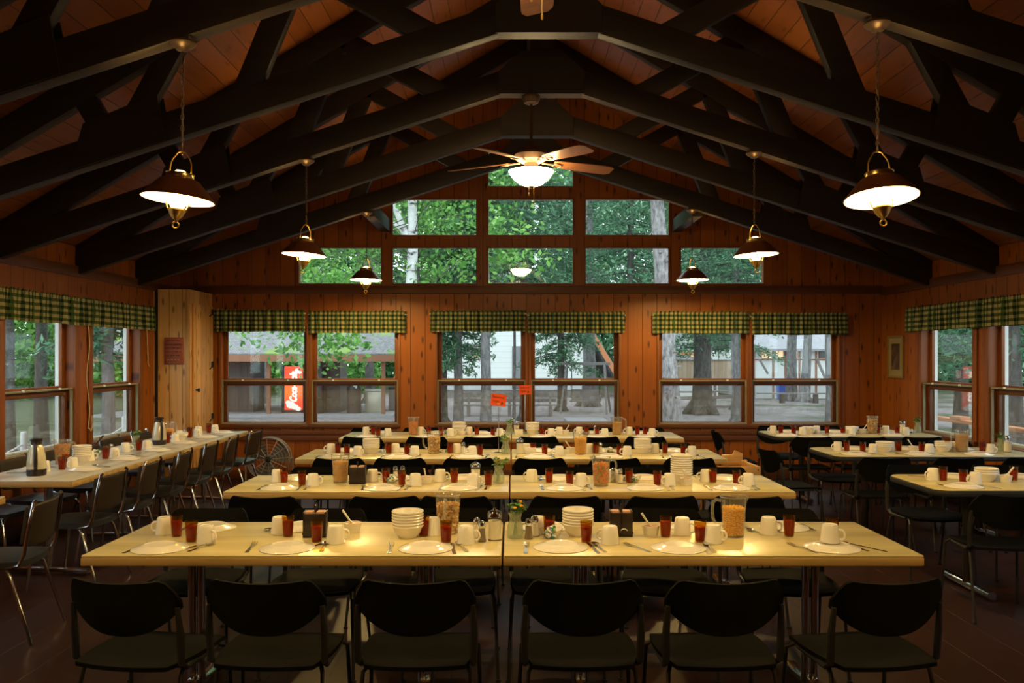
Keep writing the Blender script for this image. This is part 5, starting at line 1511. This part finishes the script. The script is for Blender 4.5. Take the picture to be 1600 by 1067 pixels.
k = t.smooth(t.math('ADD', t.math('ABSOLUTE', t.math('SUBTRACT', o[2], .95)), t.math('MULTIPLY', n, .15)), .18, .72)
ec = t.mix(k, (1.0, .16, .02), (.95, .05, .02)); 
t.col((.5, .02, .01)); t.put(t.b.inputs['Emission Color'], ec); t.b.inputs['Emission Strength'].default_value = 1.5; M['vend'] = t.m
t.b.inputs['Emission Strength'].default_value = 2.4
fp = obj('front_panel', MB().span((-.36, -.06, .12), (.38, -.02, 1.90)), M['vend'], v, bevel=.01)
M['vend_white'] = glow('backlit_white', (1, .93, .80), 4.0)
fc = bpy.data.curves.new('lettering', 'FONT'); fc.body = 'Coca-Cola'; fc.size = .40; fc.align_x = 'CENTER'; fc.align_y = 'CENTER'; fc.extrude = .003; fc.shear = .28; fc.offset = .012
fc.materials.append(M['vend_white'])
fo = bpy.data.objects.new('lettering', fc); COL.objects.link(fo); fo.parent = fp
me = bpy.data.meshes.new_from_object(fo); bpy.data.objects.remove(fo); fo = obj('lettering', me, None, fp)
fo.location = (.02, -.068, 1.06); fo.rotation_euler = (R(90), R(-90), 0); fo.scale = (.72, 1.0, 1)
mb = MB()
for cx, cz, rr in ((-.10, .32, .19), (.06, .24, .15), (-.2, .42, .12), (.2, .16, .12), (.16, 1.74, .10), (.26, 1.66, .09)):
    mb.lathe([(0, 0), (rr, 0), (rr * .9, .006), (0, .008)], 14, M=Matrix.Translation((cx, -.06, cz)) @ Matrix.Rotation(R(90), 4, 'X') @ Matrix.Diagonal((1, .75, 1, 1)))
obj('white_splash', mb, glow('backlit_splash', (1, .92, .88), .9), fp)
v = thing('vending_machine', 'narrow second vending machine with a red lit strip beside the glowing one', 'vending machine', (-7.96, 34.45, B0))
obj('cabinet', MB().span((-.30, 0, 0), (.30, .7, 1.85)), M['brown_plastic'], v, bevel=.02)
obj('lit_strip', MB().span((-.24, -.03, 1.25), (-.06, 0, 1.75)), glow('red_strip', (1, .06, .04), .8), v)
v = thing('trash_barrel', 'brown dome-topped trash barrel under the shed roof', 'trash bin', (-6.45, 34.9, B0))
obj('drum', MB().lathe([(0, 0), (.29, 0), (.29, .95), (0, .95)], 24), M['brown_wall'], v)
obj('dome', MB().lathe([(.30, .93), (.30, 1.0), (.26, 1.17), (.14, 1.28), (0, 1.31)], 24), M['black_metal'], v)
obj('flap', MB().box((.08, -.26, 1.08), (.16, .03, .13)), M['alu_white'], v)
v = thing('storage_chest', 'pale cream chest freezer under the shed roof beside the barrel', 'chest', (-5.72, 35.3, B0))
obj('body', MB().span((-.36, 0, 0), (.36, .6, .86)), M['thermos'], v, bevel=.03)
obj('lid', MB().span((-.37, -.01, .865), (.37, .61, .96)), M['white_plastic'], v, bevel=.02)
v = thing('storage_bin', 'dark square storage bin behind the end post of the shed', 'bin', (-4.98, 36.4, B0))
obj('body', MB().span((-.28, 0, 0), (.28, .6, .90)), M['found'], v, bevel=.03)
obj('lid', MB().span((-.30, -.02, .905), (.30, .62, 1.0)), M['black_metal'], v, bevel=.02)
tag(obj('bin_shelf', MB().span((-13.9, 35.6, .25), (-12.2, 36.0, .31)), M['gwood']), 'plain board shelf fixed to the brown shed panel', 'shelf').location = (0.0, 0, 0)

# white cabin with orange-edged eaves
CY0 = 50.0
c = thing('white_cabin', 'white sided cabin with steep orange-edged roof seen through the middle windows', 'cabin', (0, 0, 0))
cz = lambda py, Y=CY0: PZ(py, Y); cx = lambda px, Y=CY0: PX(px, Y)
xa, xb = cx(672), cx(915)
mid = (xa + xb) / 2
prof = [(xa, GZ + .45), (xb, GZ + .45), (xb, 1.9), (xb - 1.2, 4.2), (mid, 7.2), (xa + 1.2, 4.2), (xa, 1.9)]
mb = MB(); n = len(prof)
mb.add([(x, CY0, z) for x, z in prof] + [(x, CY0 + 9, z) for x, z in prof], [tuple(range(n)), tuple(range(n, 2 * n))[::-1]] + [(i, (i + 1) % n, n + (i + 1) % n, n + i) for i in range(n)])
obj('wall', mb, M['siding'], c, smooth=False)
obj('foundation', MB().span((xa + .1, CY0 + .05, GZ), (xb - .1, CY0 + 8.9, GZ + .46)), M['found'], c, smooth=False)
for sgn, x0 in ((-1, xa), (1, xb)):
    pts = [(x0 + sgn * 1.9, .25), (x0 - sgn * .75, 4.6), (mid, 7.6)]
    mb = MB(); mbf = MB()
    for (p, q) in zip(pts, pts[1:]):
        vs_ = [(p[0], CY0 - .9, p[1]), (q[0], CY0 - .9, q[1]), (q[0], CY0 + 9.6, q[1]), (p[0], CY0 + 9.6, p[1])]
        nx, nz = sgn * .12, .12
        mb.add(vs_ + [(x + nx, y, z + nz) for x, y, z in vs_], [(0, 1, 2, 3), (7, 6, 5, 4), (0, 4, 5, 1), (1, 5, 6, 2), (2, 6, 7, 3), (3, 7, 4, 0)])
        mbf.bar((p[0], CY0 - .95, p[1]), (q[0], CY0 - .95, q[1]), .06, .28)
    obj('roof', mb, M['roof_grey'], c, smooth=False); obj('bargeboard', mbf, flat('orange_bargeboard_' + ('a' if sgn < 0 else 'b'), (.55, .20, .08), .6), c)
wf = obj('window', MB().span((cx(729), CY0 - .06, cz(562)), (cx(751), CY0, cz(541))), M['found'], c)
obj('curtain', MB().span((cx(738), CY0 - .08, cz(561)), (cx(750), CY0 - .06, cz(543))), flat('tan_curtain', (.62, .48, .30), .8), wf)
obj('door', MB().span((cx(800), CY0 - .06, GZ + .5), (cx(814), CY0, cz(541))), M['found'], c)
obj('trim_band', MB().span((xa, CY0 - .03, cz(541)), (cx(752), CY0, cz(537))), M['found'], c)

L0 = 49.0
lo = thing('lodge', 'pale lodge with shingle roof and lit tan windows beyond the tree trunks', 'lodge', (0, 0, 0))
xa, xb = PX(1176, L0), PX(1345, L0)
obj('wall', MB().span((xa, L0, GZ), (xb, L0 + 8, 2.05)), M['white_wall'], lo, smooth=False)
mb = MB(); slab(mb, (xa - .4, xb + .5, L0 - .7, 1.92), (xa - .4, xb + .5, L0 + 4, 4.6), .12); slab(mb, (xa - .4, xb + .5, L0 + 8.7, 1.92), (xa - .4, xb + .5, L0 + 4, 4.6), .12)
obj('roof', mb, M['roof_grey'], lo, smooth=False)
for px in (1178, 1208, 1227, 1249, 1275, 1300):
    obj('stud_board', MB().span((PX(px, L0) - .05, L0 - .05, GZ), (PX(px, L0) + .05, L0, 2.0)), M['fascia'], lo)
for p0, p1, lit in ((1189, 1206, 1), (1211, 1224, 1), (1229, 1246, 1), (1279, 1297, 0)):
    f_ = obj('window', MB().span((PX(p0, L0), L0 - .06, PZ(560, L0)), (PX(p1, L0), L0 - .01, PZ(547, L0))), M['fascia'], lo)
    obj('lit_curtain', MB().span((PX(p0 + 1, L0), L0 - .075, PZ(559, L0)), (PX(p1 - 1, L0), L0 - .06, PZ(548, L0))), M['curtain'] if lit else M['dark_glass'], f_)
obj('ledge_board', MB().span((xa, L0 - .05, PZ(563, L0)), (xb, L0 - .01, PZ(561, L0))), M['fascia'], lo)
obj('porch_brace', MB().bar((PX(1276, 48), 48, PZ(560, 48)), (PX(1296, 48), 48, PZ(606, 48)), .12, .12).bar((PX(1187, 48), 48, PZ(562, 48)), (PX(1200, 48), 48, PZ(584, 48)), .1, .1), M['gwood'], lo)
lo = thing('mossy_cabin', 'small white cabin with mossy roof showing above the tan fence', 'cabin', (0, 0, 0))
xa, xb = PX(1040, 52), PX(1122, 52)
obj('wall', MB().span((xa, 52, GZ), (xb, 57, 1.95)), M['white_wall'], lo, smooth=False)
mb = MB(); slab(mb, (xa - .4, xb - .9, 51.3, 1.78), (xa - .4, xb - .9, 54.5, 3.6), .12); obj('roof', mb, M['roof_moss'], lo, smooth=False)
obj('fascia', MB().span((xa - .4, 51.22, 1.68), (xb - .9, 51.3, 1.86)), M['rail_wood'], lo)
f_ = obj('window', MB().span((PX(1078, 52), 51.94, PZ(558, 52)), (PX(1088, 52), 52, PZ(549, 52))), M['fascia'], lo)
obj('lit_curtain', MB().span((PX(1079, 52), 51.92, PZ(557, 52)), (PX(1087, 52), 51.94, PZ(550, 52))), M['curtain'], f_)

FY0 = 43.0
fe = thing('privacy_fence', 'tan board privacy fence standing on posts behind the dark pine trunk', 'fence', (0, 0, 0))
obj('board_panel', MB().span((PX(1058, FY0), FY0, PZ(599, FY0)), (PX(1148, FY0), FY0 + .05, PZ(563, FY0))), M['fence'], fe, smooth=False)
obj('cap_rail', MB().span((PX(1056, FY0), FY0 - .05, PZ(563, FY0)), (PX(1150, FY0), FY0 + .1, PZ(561.5, FY0))), M['gwood'], fe)
for px in (1059, 1088, 1118, 1147): obj('post', MB().span((PX(px, FY0) - .06, FY0 + .05, GZ), (PX(px, FY0) + .06, FY0 + .17, PZ(563, FY0))), M['gwood'], fe)

def picnic(px, Y, label):
    t = thing('picnic_table', label, 'picnic table', (PX(px, Y), Y, GZ), R(6), 'picnic tables by the fence')
    obj('tabletop', MB().box((0, 0, .74), (1.9, .75, .05)), M['gwood'], t)
    for s in (-1, 1):
        obj('bench', MB().box((0, s * .68, .44), (1.9, .26, .045)), M['gwood'], t)
        obj('leg', MB().bar((s * .7, -.62, 0), (s * .7, .24, .72), .05, .10).bar((s * .7, .62, 0), (s * .7, -.24, .72), .05, .10).bar((s * .7, -.68, .40), (s * .7, .68, .40), .05, .09), M['gwood'], t)
picnic(1078, 40.2, 'grey picnic table beside the dark pine trunk, nearer the window edge')
picnic(1133, 41.0, 'grey picnic table on the fence-end side of the dark pine trunk')

bt = thing('park_bench', 'long grey slatted bench in front of the white cabin', 'bench', (PX(796, 34.5), 34.5, GZ), R(180))
for z in (.62, .84): obj('back_slat', MB().bar((-1.9, -.22 - z * .08, z), (1.9, -.22 - z * .08, z), .04, .15), M['gwood'], bt)
for y in (-.12, .06, .24): obj('seat_slat', MB().bar((-1.9, y, .44), (1.9, y, .44), .15, .045), M['gwood'], bt)
for x in (-1.65, 0, 1.65): obj('leg', MB().box((x, .05, .21), (.13, .45, .42)).bar((x, -.16, .3), (x, -.30, .95), .10, .06), M['gwood'], bt)
sw = thing('garden_swing', 'weathered wooden swing bench hung in an A-shaped frame', 'swing', (PX(915, 36.5), 36.5, GZ), R(180 - 12))
for s in (-1, 1):
    for q in (-1, 1): obj('frame_leg', MB().bar((s * .98 + q * .0, q * .75, 0), (s * .80, 0, 2.08), .09, .05), M['gwood'], sw)
    obj('hanger', MB().tube([(s * .6, 0, 2.08), (s * .6, -.2, .75)], .012, 6).tube([(s * .6, 0, 2.08), (s * .6, .2, .65)], .012, 6), M['iron'], sw)
obj('beam', MB().bar((-1.05, 0, 2.10), (1.05, 0, 2.10), .09, .12), M['gwood'], sw)
obj('seat', MB().box((0, .03, .50), (1.3, .50, .06)), M['gwood'], sw)
obj('backrest', MB().bar((0, -.25, .52), (0, -.38, .98), 1.3, .05, (0, 1, 0)), M['gwood'], sw)
obj('armrest', MB().bar((-.63, -.3, .75), (-.63, .25, .70), .07, .04).bar((.63, -.3, .75), (.63, .25, .70), .07, .04), M['gwood'], sw)
tag(obj('well_cover', MB().span((PX(884, 31), 30.2, GZ), (PX(948, 31), 32, GZ + .12)), M['concrete'], bevel=.03), 'flat pale concrete cover on the dirt before the swing', 'concrete cover')
b = thing('recycling_bin', 'blue plastic bin in front of the lodge', 'bin', (PX(1226, 47.5), 47.5, GZ + .0))
blue = flat('blue_plastic', (.03, .12, .55), .5)
obj('body', MB().add([(-.34, -.3, 0), (.34, -.3, 0), (.34, .3, 0), (-.34, .3, 0), (-.42, -.36, 1.1), (.42, -.36, 1.1), (.42, .36, 1.1), (-.42, .36, 1.1)], [(3, 2, 1, 0), (4, 5, 6, 7), (0, 1, 5, 4), (1, 2, 6, 5), (2, 3, 7, 6), (3, 0, 4, 7)]), blue, b, bevel=.02)
obj('lid', MB().box((0, 0, 1.14), (.88, .76, .08)), blue, b, bevel=.02)
b = thing('plank_bench', 'long low plank on stumps before the lodge', 'bench', (PX(1244, 44), 44, GZ))
obj('plank', MB().box((0, 0, .50), (4.0, .3, .06)), M['gwood'], b)
for x in (-.72, 1.0): obj('stump', MB().lathe([(0, 0), (.15, 0), (.13, .47), (0, .47)], 14, (x, 0, 0)), M['bark_dark'], b)

# railing outside the picture side, rope fence outside the closet side
rl = thing('deck_railing', 'orange-brown wooden railing outside the picture-side windows', 'railing', (0, 0, 0))
obj('top_rail', MB().span((6.70, 4.0, .60), (6.84, 15.5, .655)), M['rail_wood'], rl, bevel=.006)
for y in (5.0, 7.2, 9.4, 11.6, 13.8, 15.2):
    p = obj('post', MB().span((6.72, y - .055, GZ), (6.82, y + .055, .60)), M['gwood'], rl)
for y in (10.6, 12.9): obj('cap_block', MB().span((6.69, y - .16, .655), (6.85, y + .16, .70)), M['rail_wood'], rl, bevel=.006)
rp = thing('rope_fence', 'white post and sagging rope outside the nearer side window', 'fence', (0, 0, 0))
for k, y in enumerate((7.4, 10.0, 12.6)):
    obj('post', MB().tube([(-5.72, y, GZ), (-5.72, y, .70)], .036, 12).lathe([(.036, .70), (.03, .72), (0, .725)], 12, (-5.72, y, 0)), M['alu_white'], rp)
for a, b_ in ((7.4, 10.0), (10.0, 12.6)):
    obj('rope', MB().tube([(-5.72, a + (b_ - a) * k / 12, .58 - .16 * (1 - (2 * k / 12 - 1) ** 2)) for k in range(13)], .010, 6), M['alu_white'], rp)
